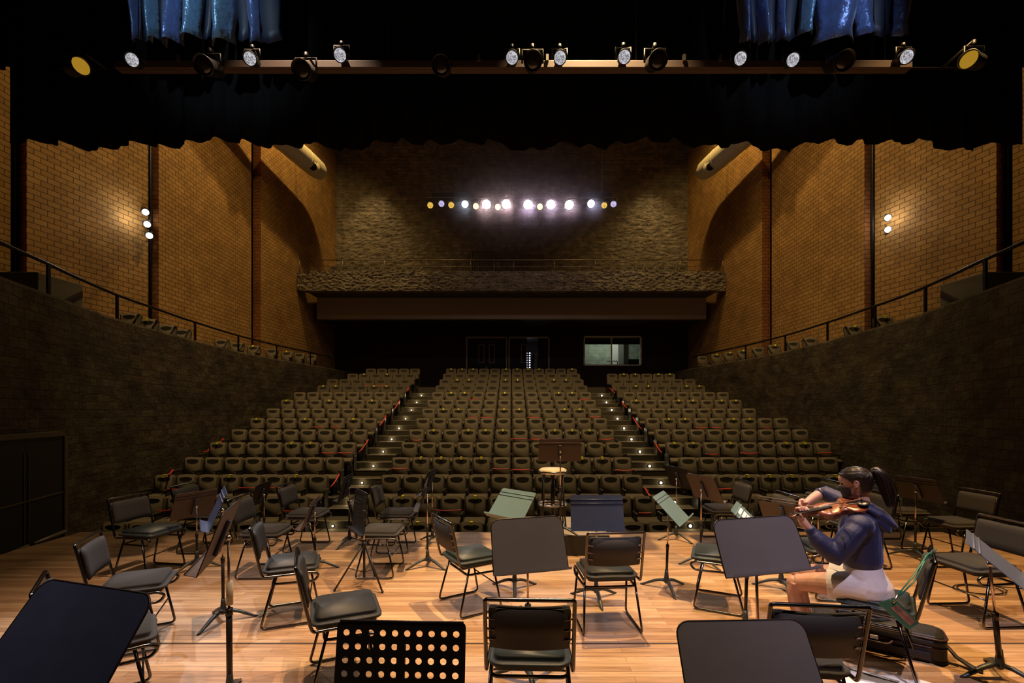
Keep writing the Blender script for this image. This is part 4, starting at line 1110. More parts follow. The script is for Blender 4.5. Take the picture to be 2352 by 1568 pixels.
# left group
S(-2.44, 3.85, 1.115, 215, 22, style='ribbed', label='blue-black desk seen edge-on facing left, beyond the tall stand', m=M_standn, base_rot=20, w=.46)
S(-1.71, 2.76, 1.20, 200, 20, style='smooth', h=.36, label='tall stand in left foreground seen edge-on with sticker on pole', m=M_standb, base_rot=-12, pole_r=.017)
S(-3.575, 5.17, .865, 154, 22, label='low brown-backed stand with ribbed top between two left chairs', m=M_standb, base_rot=-110, w=.46)
S(-3.27, 6.02, .83, 183, 18, style='smooth', label='small black stand by the stage edge behind the third left chair', m=M_backp, base_rot=-60, w=.44, h=.30)
S(-2.21, 5.12, .80, 192, 20, label='low stand seen edge-on beside the left aisle chair', m=M_standb, base_rot=10, w=.48)
S(-2.16, 6.06, .93, 184, 15, label='black stand at the stage edge before the left aisle steps', m=M_backp, base_rot=-110, w=.46)
S(-1.49, 4.60, .975, 214, 5, style='perf', h=.40, label='small perforated stand on a folding tripod left of centre', m=M_blackm, base_rot=-35, tripod=True, w=.44)
S(-.96, 5.20, .99, 187, 14, label='slim edge-on black stand left of the centre chair', m=M_backp, base_rot=-90 + 60, w=.46)
S(-1.066, 6.13, .985, 174, 16, label='black stand at the stage edge behind the slim edge-on stand', m=M_backp, base_rot=-100, w=.46)
# centre
S(.03, 4.54, .975, 228, 42, label='black ribbed desk coloured grey-green for cool light, tilted beside the navy one', m=M_standcool, base_rot=-90, w=.46, h=.34)
S(.80, 4.30, .985, 270, 14, label='navy ribbed desk facing the camera at centre', m=M_standn, base_rot=-88)
S(.605, 5.64, 1.177, 92, 12, h=.29, w=.54, label='tall brown-backed conductor stand in front of the stool', m=M_standb, base_rot=90)
S(1.546, 4.54, .945, 328, 45, label='black ribbed desk coloured green for cool light, steeply tilted right of centre', m=M_standcool, base_rot=-30 + 60, w=.45, h=.36)
S(2.275, 6.29, 1.01, 22, 24, label='black stand before the right aisle steps at the stage edge', m=M_backp, base_rot=-55, w=.46)
S(2.195, 5.28, 1.035, 20, 26, style='smooth', label='brown-black stand with copper tube beside the lit right chair', m=M_standb, base_rot=-60, w=.46)
ps = S(1.86, 3.62, 1.015, 328, 45, label='black desk coloured grey-green for cool light, holding sheet music behind the right smooth desk', m=M_standcool, base_rot=180, w=.45, h=.36)
S(2.69, 4.54, .90, 35, 30, style='wire', label='open stand with thin gold ribs beside the violinist', m=M_standb, base_rot=-90, w=.44)
S(4.88, 5.50, .98, 14, 28, label='dim black stand standing right of the ponytail', m=M_backp, base_rot=-100, w=.46)
S(3.25, 3.03, .95, 315, 47, label='blue-grey desk tilted at the right edge of the picture', m=mat('blue grey enamel', (.10, .115, .15), .4), base_rot=-60, w=.5, h=.36, off=(-.18, -.08), pole_r=.016)
S(3.62, 5.36, .80, 200, 40, label='stand mostly hidden behind the violinist, dark legs showing', m=M_backp, base_rot=-30, w=.40)
# sticker on tall pole is part of that stand
b = MB(); b.tube([(0, 0, .60), (0, 0, .74)], .0185, n=12)
stk = b.build('sticker', mat('cream sticker', (.55, .48, .34), .7, noise=(90, (.45, .38, .26)))); stk['label'] = 'cream paper sticker'
for o_ in bpy.data.objects:
    if o_.get('label', '').startswith('tall stand in left foreground'): stk.parent = o_; o_top = o_
# sheets of music
def sheet(loc, psi, tilt, w, h, label):
    t = empty('sheet_music', loc); tag(t, label, 'sheet music')
    Rz = Matrix.Rotation(R(psi + 90), 4, 'Z'); Rt = Matrix.Rotation(R(-tilt), 4, 'X')
    b = MB(); b.box((0, 0, 0), (w, .001, h)); b.build('paper', M_paper, t, Rz @ Rt)
    b = MB()
    for st in range(7):
        for l_ in range(4): b.box((0, -.0012, h * .40 - st * h * .125 - l_ * .0035), (w * .84, .0004, .0009))
        for n_ in range(9): b.box((-w * .38 + n_ * w * .09, -.0013, h * .40 - st * h * .125 - .002 - .004 * (n_ % 3)), (.004, .0004, .006))
    b.build('staves', mat('ink', (.05, .05, .06), .8) if 'ink' not in bpy.data.materials else bpy.data.materials['ink'], t, Rz @ Rt)
    return t
fx, fy = math.cos(R(328)), math.sin(R(328))
sheet((1.86 + .045 * fx + .012 * fx, 3.62 + .045 * fy + .012 * fy, 1.015 - .18 * math.cos(R(45)) - .005), 328, 45, .21, .29, 'white sheet music lying on the cool-tinted black desk at right')

# podium and conductor stool
b = MB(); b.box((0, 0, .125), (1.15, 1.0, .25), bev=.01); b.mi = 1; b.box((0, 0, .2515), (1.14, .99, .003)); o = b.build('podium', [M_blackm, mat('podium carpet', (.35, .28, .20), .9, noise=(5, (.24, .20, .16)))]); o.location = (.63, 6.08, 0); tag(o, 'low black podium with pale top under the conductor stand', 'podium')
for o_ in bpy.data.objects:
    if o_.get('label', '').startswith('tall brown-backed conductor'):
        o_.location.z = .253
        # keep the desk where it is while raising the feet
        for ch in o_.children: pass
        cond = o_
cond_shift = -.253
t = empty('conductor_stool', (.545, 6.02, .253)); tag(t, 'tall chrome swivel stool with round lit seat behind the conductor stand', 'stool')
b = MB(); b.lathe([(.17, .70), (.185, .71), (.185, .745), (.16, .765), (.02, .768)], n=28); b.build('seat', mat('yellow wood seat', (.62, .50, .28), .5), t)
b = MB(); b.lathe([(.186, .705), (.192, .712), (.192, .738), (.186, .744), (.183, .744), (.183, .705)], n=28); b.build('seat_ring', M_knob, t)
b = MB(); b.tube([(0, 0, .05), (0, 0, .70)], .028, n=12); b.build('column', M_pole, t)
pts = [(.185 * math.cos(k * PI / 14), .185 * math.sin(k * PI / 14), .30) for k in range(28)]
b = MB(); b.tube(pts, .012, closed=True); b.tube([(-.185, 0, .30), (.185, 0, .30)], .008); b.tube([(0, -.185, .30), (0, .185, .30)], .008); b.build('foot_ring', M_knob, t)
for k in range(4):
    a = R(45 + 90 * k); b = MB(); b.tube([(.165 * math.cos(a), .165 * math.sin(a), .70), (.19 * math.cos(a), .19 * math.sin(a), .30), (.22 * math.cos(a), .22 * math.sin(a), .01)], .011); b.build('leg', M_pole, t)

# ------------------------------------------------------------------ violinist
OX, OY = 2.57, 3.19
fdir = Vector((-.77, .64, 0)).normalized(); ldir = Vector((-fdir.y, fdir.x, 0))   # forward, her left
MW = Matrix(((fdir.x, ldir.x, 0, 0), (fdir.y, ldir.y, 0, 0), (0, 0, 1, 0), (0, 0, 0, 1)))  # (a,b,z) -> world offset
M_skin = mat('skin', (.52, .29, .225), .5, spec=.4, noise=(6, (.46, .24, .18)))
M_skin.node_tree.nodes['Principled BSDF'].inputs['Subsurface Weight'].default_value = .08
M_hood = mat('navy velvet', (.007, .010, .052), .6, bump=(14, .5, .012), sheen=.35)
M_hood.node_tree.nodes['Principled BSDF'].inputs['Sheen Tint'].default_value = (.45, .5, 1, 1)
M_short = mat('white shorts', (.62, .58, .60), .75, bump=(18, .35, .012))
M_hair = mat('dark brown hair', (.014, .008, .006), .36, bump=(60, .3, .004), spec=.5)
M_mask = mat('black face mask', (.015, .015, .016), .7)
pr = empty('person', (OX, OY, 0)); tag(pr, 'young woman in navy hooded top and white shorts seated playing a violin, black face mask', 'person')
def remesh(o, vox, smooth=3):
    m = o.modifiers.new('remesh', 'REMESH'); m.mode = 'VOXEL'; m.voxel_size = vox; m.use_smooth_shade = True
    if smooth:
        s_ = o.modifiers.new('smooth', 'SMOOTH'); s_.factor = .5; s_.iterations = smooth
A_ = Vector((1, 0, 0)); B_ = Vector((0, 1, 0)); Z_ = Vector((0, 0, 1))
def ring(c, ra, rb, tilt=0.0):
    """horizontal-ish ring; tilt leans it forward (radians)"""
    return (Vector(c), Vector((math.cos(tilt), 0, -math.sin(tilt))) * ra, B_ * rb)
torso = [((.07, 0, .455), .12, .15), ((.065, 0, .50), .135, .175), ((.065, 0, .56), .13, .178), ((.08, 0, .63), .112, .155), ((.09, 0, .70), .098, .132), ((.095, 0, .78), .10, .135), ((.10, 0, .87), .11, .148), ((.098, 0, .95), .112, .165), ((.092, 0, 1.01), .095, .172), ((.09, 0, 1.05), .07, .12), ((.095, 0, 1.08), .052, .07)]
HC = Vector((.125, .0, 1.262))
def arm(b, P, rr, n=14): b.tube(P, rr, n=n)
def finger(b, pts, r0, r1):
    n = len(pts); b.tube(pts, [r0 + (r1 - r0) * i / (n - 1) for i in range(n)], n=8); b.ell(pts[-1], (r1, r1, r1), n=8)
    for p in pts[1:-1]: b.ell(p, (r0 * .98,) * 3, n=8)
b = MB()
b.loft([ring(c, ra, rb) for c, ra, rb in torso], n=24)
# neck
b.tube([(.082, 0, 1.03), (.082, 0, 1.09), (.092, 0, 1.15), (.10, 0, 1.20)], [.060, .048, .046, .046], n=18)
body_bm = b; b = MB()
HT = Matrix.Translation(HC + Vector((-.02, 0, -.06))) @ Matrix.Rotation(R(8), 4, 'Y') @ Matrix.Translation(-HC - Vector((-.02, 0, -.06)))
ZR = [-.116, -.108, -.095, -.08, -.068, -.058, -.046, -.02, .0, .016, .04, .065, .085, .10, .109, .113]
XF = [.040, .066, .080, .081, .083, .088, .083, .083, .080, .090, .092, .082, .063, .038, .012, -.012]
XB = [-.010, -.045, -.068, -.078, -.084, -.088, -.093, -.101, -.106, -.109, -.108, -.098, -.080, -.058, -.036, -.022]
HW = [.016, .034, .046, .051, .054, .057, .060, .065, .068, .071, .074, .070, .058, .040, .022, .006]
def lerp_tab(T, z):
    if z <= ZR[0]: return T[0]
    for i_ in range(len(ZR) - 1):
        if z <= ZR[i_ + 1]:
            t_ = (z - ZR[i_]) / (ZR[i_ + 1] - ZR[i_]); t_ = t_ * t_ * (3 - 2 * t_) * .4 + t_ * .6
            return T[i_] + (T[i_ + 1] - T[i_]) * t_
    return T[-1]
def HP(th, z, off=0.0, nose=1.0):
    xf, xb, hw = lerp_tab(XF, z), lerp_tab(XB, z), lerp_tab(HW, z)
    xc = -.012 if -.09 < z < .09 else (xf + xb) / 2
    xc = min(max(xc, xb + .01), xf - .01)
    c_, s_ = math.cos(th), math.sin(th)
    e = 2 / 2.25
    X = math.copysign(abs(c_) ** e, c_); Y = math.copysign(abs(s_) ** e, s_)
    x = xc + ((xf - xc) if X > 0 else (xc - xb)) * X; y = hw * Y
    if X > 0:
        nz = math.exp(-((z + .036) / .012) ** 2) * .022 + max(0, min(1, (.018 - z) / .055)) * (.014 if z > -.040 else .014 * math.exp(-((z + .040) / .006) ** 2))
        x += nose * nz * math.exp(-(y / .0115) ** 2)
        x -= .0085 * math.exp(-((abs(y) - .030) / .014) ** 2 - ((z + .001) / .010) ** 2)
        x += .004 * math.exp(-((abs(y) - .034) / .016) ** 2 - ((z + .030) / .014) ** 2)
    n_ = Vector((X, Y * .9, max(-.6, min(1, z / .11)) * .6)).normalized()
    return HC + Vector((x, y, z)) + n_ * off
def hgrid(b, th0, th1, nth, zfun, nz_, off, nose=1.0, cond=None, closed=False, cap=False):
    vs = []; fs = []
    for i in range(nth + 1):
        th = th0 + (th1 - th0) * i / nth
        za, zb = zfun(th)
        for j in range(nz_ + 1): vs.append(HP(th, za + (zb - za) * j / nz_, off, nose))
    for i in range(nth):
        for j in range(nz_):
            q_ = i * (nz_ + 1) + j; f_ = (q_, q_ + 1, q_ + nz_ + 2, q_ + nz_ + 1)
            if cond is None or all(cond(vs[k_] - HC) for k_ in f_): fs.append(f_)
    t_ = bpy.data.meshes.new('t'); t_.from_pydata([tuple(v) for v in vs], [], fs)
    for p_ in t_.polygons: p_.use_smooth = True
    tb = bmesh.new(); tb.from_mesh(t_); bpy.data.meshes.remove(t_)
    bmesh.ops.remove_doubles(tb, verts=tb.verts, dist=.0003)
    bmesh.ops.delete(tb, geom=[v for v in tb.verts if not v.link_faces], context='VERTS')
    if cap: bmesh.ops.holes_fill(tb, edges=tb.edges)
    bmesh.ops.recalc_face_normals(tb, faces=tb.faces)
    b._join(tb, True)
hgrid(b, 0, 2 * PI, 96, lambda th: (-.116, .113), 90, 0, cap=True)
for s_ in (1, -1):
    b.ell(HC + Vector((-.016, s_ * .072, -.008)), (.013, .006, .025), Matrix.Rotation(R(-14), 4, 'Y') @ Matrix.Rotation(R(s_ * -14), 4, 'Z'), n=14)
    b.tube([HC + Vector(p_) for p_ in ((-.006, s_ * .071, -.005), (-.004, s_ * .075, .012), (-.014, s_ * .079, .021), (-.026, s_ * .080, .014), (-.029, s_ * .079, -.002), (-.021, s_ * .076, -.022), (-.012, s_ * .073, -.031))], [.003, .0036, .004, .004, .004, .004, .005], n=8)
bmesh.ops.transform(b.bm, matrix=HT, verts=b.bm.verts)
_t = bpy.data.meshes.new('t'); b.bm.to_mesh(_t); body_bm.bm.from_mesh(_t); bpy.data.meshes.remove(_t); b.bm.free(); b = body_bm
# legs
for s_ in (1, -1):
    zz = 0 if s_ > 0 else .012
    arm(b, [(.06, s_ * .085, .535), (.20, s_ * .09, .530), (.36, s_ * .10, .515 + zz), (.475, s_ * .105, .492 + zz)], [.098, .092, .072, .056], 18)
    arm(b, [(.478, s_ * .105, .49 + zz), (.492, s_ * .105, .42), (.475, s_ * .105, .33), (.445, s_ * .105, .22), (.425, s_ * .105, .10)], [.055, .050, .053, .043, .031], 16)
    b.ell((.495, s_ * .105, .487 + zz), (.047, .045, .05), n=14)
    arm(b, [(.415, s_ * .105, .055), (.47, s_ * .108, .05), (.54, s_ * .115, .035), (.58, s_ * .12, .028)], [.038, .038, .034, .022], 12)
# left arm (neck hand)
Ls = [(.095, .155, 1.0), (.15, .20, .91), (.218, .235, .79)]
Wl = Vector((.372, .285, .945))
arm(b, Ls, [.052, .046, .040]); arm(b, [(.218, .235, .79), (.30, .262, .865), tuple(Wl)], [.040, .036, .025])
# right arm (bow arm): elbow raised forward
El = Vector((.345, -.225, 1.135)); Wr = Vector((.452, -.085, 1.045))
arm(b, [(.095, -.150, 1.0), (.21, -.20, 1.075), tuple(El)], [.052, .046, .038]); arm(b, [tuple(El), tuple(El.lerp(Wr, .5) + Vector((0, 0, .005))), tuple(Wr)], [.038, .033, .023])
# violin frame used by the hands
VT = Vector((.085, .035, 1.130)); VS = Vector((.498, .365, 1.030))
vx = (VS - VT).normalized(); vup = Vector((-.05, .42, 1)).normalized(); vy = vup.cross(vx).normalized(); vz = vx.cross(vy).normalized()
def VP(x, y, z): return VT + vx * x + vy * y + vz * z
# left hand: palm under the neck, fingers over it on the far side, thumb on the near side
K = VP(.452, -.028, -.012)       # index knuckle near the nut (y>0 is her left / near side)
b.tube([Wl, Wl.lerp(VP(.44, -.012, -.045), .5) + Vector((.004, 0, .002)), VP(.432, -.020, -.035)], [.024, .030, .026], n=12)
b.ell(VP(.425, -.022, -.03), (.026, .024, .030), n=12)
for i in range(4):
    x_ = .456 - i * .019; kn = VP(x_, -.034 - .002 * i, -.008 - .006 * i)
    L_ = [1.0, 1.08, 1.0, .82][i]
    finger(b, [VP(x_ - .004, -.028, -.030), kn, VP(x_ - .004, -.034, .020 * L_ + .004), VP(x_ - .010, -.016, .034 * L_), VP(x_ - .014, -.004 + .003 * i, .019)], .0088, .0068)
finger(b, [VP(.425, -.004, -.045), VP(.440, .020, -.030), VP(.452, .026, -.008), VP(.458, .026, .012)], .0115, .0082)
# right hand holding the bow frog
FR = Vector((.470, -.050, 1.035)); TP = Vector((.083, .40, 1.205))
bd = (TP - FR).normalized(); bs_ = bd.cross(Z_).normalized(); bu = bs_.cross(bd).normalized()
def BP(x, y, z): return FR + bd * x + bs_ * y + bu * z
hand = BP(.02, -.0, .045)
b.tube([Wr, Wr.lerp(BP(.02, 0, .030), .6) + Vector((0, 0, .012)), BP(.028, -.004, .028)], [.023, .028, .022], n=12)
for i in range(4):
    x_ = -.004 + i * .020
    finger(b, [BP(x_ + .006, -.012, .030), BP(x_, -.024, .020), BP(x_ - .002, -.022, .000), BP(x_ - .003, -.010, -.012)], .0086, .0066)
finger(b, [BP(.02, .016, .028), BP(.028, .020, .008), BP(.034, .010, -.006)], .0108, .008)
body = b.build('body', M_skin, pr, MW); remesh(body, .0048, 2)
# eyes, brows
b = MB()
for s_ in (1, -1): b.ell(HC + Vector((.0705, s_ * .030, -.002)), (.010, .012, .0055), n=12)
b.build('eyes', mat('eye', (.09, .06, .05), .2), pr, MW @ HT)
b = MB()
def th_y(y_): return math.asin(max(-1, min(1, (abs(y_) / .070) ** 1.125))) * (1 if y_ > 0 else -1)
for s_ in (1, -1):
    b.tube([HP(th_y(s_ * y_), zz_, .0005) for y_, zz_ in ((.014, .014), (.024, .018), (.036, .018), (.047, .012))], [.0016, .0024, .0022, .001], n=6)
    b.tube([HP(th_y(s_ * y_), zz_, .003) for y_, zz_ in ((.019, .002), (.030, .0055), (.041, .000))], [.0008, .0014, .0010], n=6)
b.build('eyebrows', M_hair, pr, MW @ HT)
# hooded top
b = MB()
hd = [((.095, 0, .668), .100, .135), ((.095, 0, .685), .118, .152), ((.095, 0, .72), .128, .162), ((.098, 0, .78), .128, .165), ((.10, 0, .87), .130, .170), ((.098, 0, .95), .130, .185), ((.092, 0, 1.015), .110, .188), ((.09, 0, 1.055), .085, .135), ((.095, 0, 1.085), .068, .085)]
b.loft([ring(c, ra, rb) for c, ra, rb in hd], n=28)
b.ell((.097, .150, .985), (.085, .078, .078)); b.ell((.097, -.150, .99), (.080, .075, .075))
arm(b, [(.095, .150, .985), (.135, .195, .93), (.18, .222, .85), (.228, .240, .772), (.262, .25, .785)], [.070, .072, .074, .070, .060], 16)
arm(b, [(.215, .238, .785), (.27, .252, .815), (.325, .268, .872), (.352, .278, .915)], [.070, .070, .062, .044], 16)
arm(b, [(.350, .277, .912), (.372, .284, .942)], [.040, .036], 14)
arm(b, [(.095, -.145, 1.0), (.16, -.18, 1.045), (.24, -.21, 1.09), (.33, -.222, 1.13), (.352, -.215, 1.127)], [.070, .068, .066, .058, .046], 16)
o = b.build('hooded_top', M_hood, pr, MW); remesh(o, .0065, 2)
b = MB()
random.seed(11)
for i in range(7):
    q = i / 6.0
    s_b = .085 - .17 * q
    b.tube([(.100 - .03 * abs(q - .3), s_b * .95, 1.098), (.050, s_b * 1.05, 1.090), (-.005, s_b * .9, 1.055 - .01 * (i % 2)), (-.058, s_b * .6, 1.012), (-.098, s_b * .25, .975)], [.019, .027, .033, .027, .014], n=10)
for i in range(4):
    s_b = .075 - .05 * i
    b.tube([(.045, s_b, 1.06), (.0, s_b, 1.015), (-.045, s_b * .8, .965), (-.062, s_b * .5, .945)], [.028, .034, .03, .018], n=10)
b.tube([(.098 + .060 * math.cos(k * PI / 8), .058 * math.sin(k * PI / 8), 1.092 - .012 * math.cos(k * PI / 8)) for k in range(16)], .019, closed=True, n=10)
o = b.build('hood', M_hood, pr, MW); remesh(o, .006, 2)
# cuffs and hem ribs
b = MB(); b.tube([(.362, .281, .930), (.378, .287, .952)], [.036, .0345], n=16); b.tube([(.356, -.212, 1.124), (.366, -.200, 1.117)], [.047, .046], n=16)
b.build('cuffs', M_hood, pr, MW)
# shorts
b = MB()
b.loft([ring(c, ra, rb) for c, ra, rb in [((.06, 0, .452), .13, .165), ((.055, 0, .50), .148, .190), ((.058, 0, .56), .142, .192), ((.078, 0, .63), .122, .168), ((.09, 0, .695), .108, .142), ((.092, 0, .72), .105, .138)]], n=28)
for s_ in (1, -1):
    arm(b, [(.06, s_ * .09, .535), (.18, s_ * .094, .532), (.285, s_ * .098, .525)], [.112, .108, .102], 20)
o = b.build('shorts', M_short, pr, MW); remesh(o, .006, 2)
# mask
b = MB()
hgrid(b, R(-72), R(72), 40, lambda th: (-.114 + .030 * (1 - math.cos(th)), -.014 - .022 * (1 - math.cos(th))), 24, .0045, .85)
o = b.build('face_mask', M_mask, pr, MW @ HT); md = o.modifiers.new('t', 'SOLIDIFY'); md.thickness = .0015; md.offset = 1
b = MB()
for s_ in (1, -1):
    b.tube([HP(s_ * R(71), -.030, .004), HP(s_ * R(90), -.008, .004), HC + Vector((-.012, s_ * .078, .016))], .0012, n=6)
    b.tube([HP(s_ * R(71), -.085, .004), HP(s_ * R(95), -.055, .004), HC + Vector((-.020, s_ * .076, -.026))], .0012, n=6)
b.build('mask_loops', M_mask, pr, MW @ HT)
# hair
def hairline(c):
    x_, z_ = c.x, c.z
    if x_ > .028: return z_ > .020 + (x_ - .028) * .86
    if x_ > -.004: return z_ > -.012 + (x_ + .004) * 1.0
    if x_ > -.034: return z_ > .022
    return z_ > -.072 + (x_ + .034) * -.15
b = MB(); hgrid(b, 0, 2 * PI, 120, lambda th: (-.10, .1135), 96, .007, 0, cond=hairline)
o = b.build('hair', M_hair, pr, MW @ HT); md = o.modifiers.new('t', 'SOLIDIFY'); md.thickness = .006; md.offset = -1
b = MB(); random.seed(5)
for i in range(260):
    s_ = random.choice((-1, 1)); th0 = R(random.uniform(2, 150)); 
    if th0 < R(50): z0_ = random.uniform(.072, .104)
    elif th0 < R(96): z0_ = random.uniform(.03, .09)
    else: z0_ = random.uniform(-.055, .09) if th0 > R(120) else random.uniform(.028, .09)
    P = []
    for q in range(11):
        t_ = q / 10; e_ = t_ * t_ * (3 - 2 * t_)
        P.append(HP(s_ * (th0 + (R(176) - th0) * (t_ * .55 + e_ * .45)), z0_ + (.070 - z0_) * e_ + .010 * math.sin(PI * t_), .0076 + random.uniform(-.0004, .0004)))
    b.tube(P, [.0004] + [.0011] * 10, n=4)
b.build('hair_strands', M_hair, pr, MW @ HT)
b = MB()
r0 = HC + Vector((-.108, 0, .070))
core = [r0, r0 + Vector((-.022, 0, .014)), r0 + Vector((-.045, 0, -.012)), r0 + Vector((-.060, .0, -.070)), r0 + Vector((-.068, .002, -.13)), r0 + Vector((-.072, .004, -.19)), r0 + Vector((-.068, .006, -.235))]
def cr(Q, t_):
    k = min(int(t_), len(Q) - 2); f_ = t_ - k; p0, p1, p2, p3 = Q[max(k - 1, 0)], Q[k], Q[k + 1], Q[min(k + 2, len(Q) - 1)]
    return (p1 * 2 + (p2 - p0) * f_ + (p0 * 2 - p1 * 5 + p2 * 4 - p3) * f_ ** 2 + (p1 * 3 - p0 - p2 * 3 + p3) * f_ ** 3) * .5
NC = 22; core2 = [cr(core, 6 * i / NC) for i in range(NC + 1)]
wid2 = [cr([Vector((w_, 0, 0)) for w_ in (.014, .022, .033, .038, .034, .024, .008)], 6 * i / NC).x for i in range(NC + 1)]
b.tube(core2, wid2, n=16)
for i in range(170):
    an = random.uniform(0, 2 * PI); rr = random.uniform(.6, 1.15); ln = random.uniform(.85, 1.06)
    P = []
    for q, p in enumerate(core2):
        w_ = cr([Vector((x_, 0, 0)) for x_ in (.012, .022, .035, .040, .038, .030, .018)], 6 * q / NC).x
        P.append(r0 + (p - r0) * (1 + (ln - 1) * q / NC) + Vector((math.cos(an) * w_ * rr, math.sin(an) * w_ * rr, 0)))
    b.tube(P, [.0014] * NC + [.0005], n=4)
b.build('ponytail', M_hair, pr, MW @ HT)
b = MB(); pts = [r0 + Vector((-.004, .016 * math.cos(k * PI / 6), .016 * math.sin(k * PI / 6))) for k in range(12)]; b.tube(pts, .005, closed=True, n=6); b.build('hair_tie', M_mask, pr, MW @ HT)
# shoes
for s_ in (1, -1):
    b = MB(); b.tube([(.38, s_ * .105, .045), (.41, s_ * .105, .05), (.48, s_ * .109, .045), (.55, s_ * .116, .035), (.61, s_ * .121, .028)], [.036, .043, .043, .040, .024], n=14)
    b.box((.49, s_ * .112, .009), (.25, .085, .018), bev=.008); b.build('shoe', mat('dark shoe', (.04, .04, .045), .6) if 'dark shoe' not in bpy.data.materials else bpy.data.materials['dark shoe'], pr, MW)

# violin
M_varn = mat('red brown varnish', (.22, .060, .018), .35, coat=.25, noise=(7, (.16, .035, .010)))
M_varnd = mat('dark varnish ribs', (.16, .04, .015), .25, coat=.5)
M_ebony = mat('ebony', (.012, .010, .010), .3)
vl = empty('violin', (OX, OY, 0)); tag(vl, 'red-brown violin held under the seated woman\'s chin', 'violin')
VM = MW @ Matrix(((vx.x, vy.x, vz.x, VT.x), (vx.y, vy.y, vz.y, VT.y), (vx.z, vy.z, vz.z, VT.z), (0, 0, 0, 1)))
SC = .93
ol = [(0, .0), (.004, .055), (.02, .082), (.05, .100), (.085, .104), (.115, .096), (.132, .086), (.138, .074), (.15, .062), (.175, .055), (.20, .058), (.215, .068), (.222, .076), (.24, .080), (.275, .083), (.31, .076), (.338, .058), (.352, .032), (.356, .012)]
pts = [(x * SC, y * SC) for x, y in ol] + [(x * SC, -y * SC) for x, y in reversed(ol[1:])]
def plate(z0, z1, sc, dome):
    b = MB(); t2 = bmesh.new()
    cxx = .175 * SC
    R0 = [t2.verts.new((cxx + (x - cxx) * sc, y * sc, z0)) for x, y in pts]; Rr_ = [R0]
    for q in (.0, .25, .5, .75, .95):
        f_ = sc * (1 - q); Rr_.append([t2.verts.new((cxx + (x - cxx) * f_, y * f_, z1 + dome * math.sin(q * PI / 2))) for x, y in pts])
    n = len(pts)
    for i in range(len(Rr_) - 1):
        for k in range(n): t2.faces.new((Rr_[i][k], Rr_[i][(k + 1) % n], Rr_[i + 1][(k + 1) % n], Rr_[i + 1][k]))
    t2.faces.new(R0); t2.faces.new(list(reversed(Rr_[-1]))); bmesh.ops.recalc_face_normals(t2, faces=t2.faces)
    b._join(t2, True); return b
plate(-.004, .0, 1.02, .013).build('top_plate', M_varn, vl, VM)
plate(-.036, -.040, 1.02, -.010).build('back_plate', M_varn, vl, VM)
b = MB(); b.prism(pts, -.038, -.002, 'z', smooth=False); b.build('ribs', M_varnd, vl, VM)
b = MB(); b.prism([(.345 * SC, -.013), (.345 * SC, .013), (.475 * SC, .012), (.475 * SC, -.012)], -.022, .004, 'z'); b.tube([(.475 * SC, 0, -.006), (.50 * SC, 0, -.008), (.53 * SC, 0, -.016), (.556 * SC, 0, -.018)], [.011, .011, .009, .008], n=10)
b.tube([(.556 * SC + .010 * math.cos(a), 0, -.018 + .010 * math.sin(a)) for a in [k * .6 for k in range(10)]], .005, n=6); b.build('neck', M_varnd, vl, VM)
b = MB(); b.box((.375 * SC, 0, .012), (.25, .030, .008), (0, R(2), 0), bev=.002); b.build('fingerboard', M_ebony, vl, VM)
b = MB(); b.box((.068 * SC, 0, .020), (.10, .03, .006), (0, R(-6), 0), bev=.002); b.build('tailpiece', M_ebony, vl, VM)
b = MB(); b.box((.165 * SC, 0, .026), (.003, .040, .028)); b.build('bridge', mat('maple bridge', (.55, .38, .2), .5), vl, VM)
b = MB()
for i in range(4):
    y_ = -.0105 + i * .007; b.tube([(.10 * SC, y_, .024), (.165 * SC, y_ * 1.4, .041), (.47 * SC, y_ * .8, .018)], .0006, n=4)
b.build('strings', M_knob, vl, VM)
b = MB()
for s_ in (1, -1): b.tube([(.135 * SC, s_ * .038, .0095), (.15 * SC, s_ * .034, .0115), (.17 * SC, s_ * .036, .0115), (.19 * SC, s_ * .031, .0115), (.20 * SC, s_ * .027, .0115)], [.0035, .0018, .0018, .0018, .0035], n=6)
b.build('sound_holes', M_ebony, vl, VM)
b = MB(); b.ell((.030, .045, .026), (.040, .035, .010), n=16); b.box((.005, .02, .0), (.012, .03, .05), bev=.003); b.build('chin_rest', M_ebony, vl, VM)
b = MB()
for (x_, s_) in ((.495, 1), (.505, -1), (.52, 1), (.532, -1)): b.tube([(x_ * SC, 0, -.008), (x_ * SC, s_ * .030, -.006)], [.003, .003], n=6); b.ell((x_ * SC, s_ * .034, -.006), (.003, .007, .007), n=8)
b.build('pegs', M_ebony, vl, VM)
b = MB(); b.box((.045, 0, -.058), (.04, .18, .010), bev=.004); b.tube([(.045, .075, -.058), (.045, .085, -.03)], .004, n=6); b.tube([(.045, -.075, -.058), (.045, -.085, -.03)], .004, n=6); b.build('shoulder_rest', M_ebony, vl, VM)
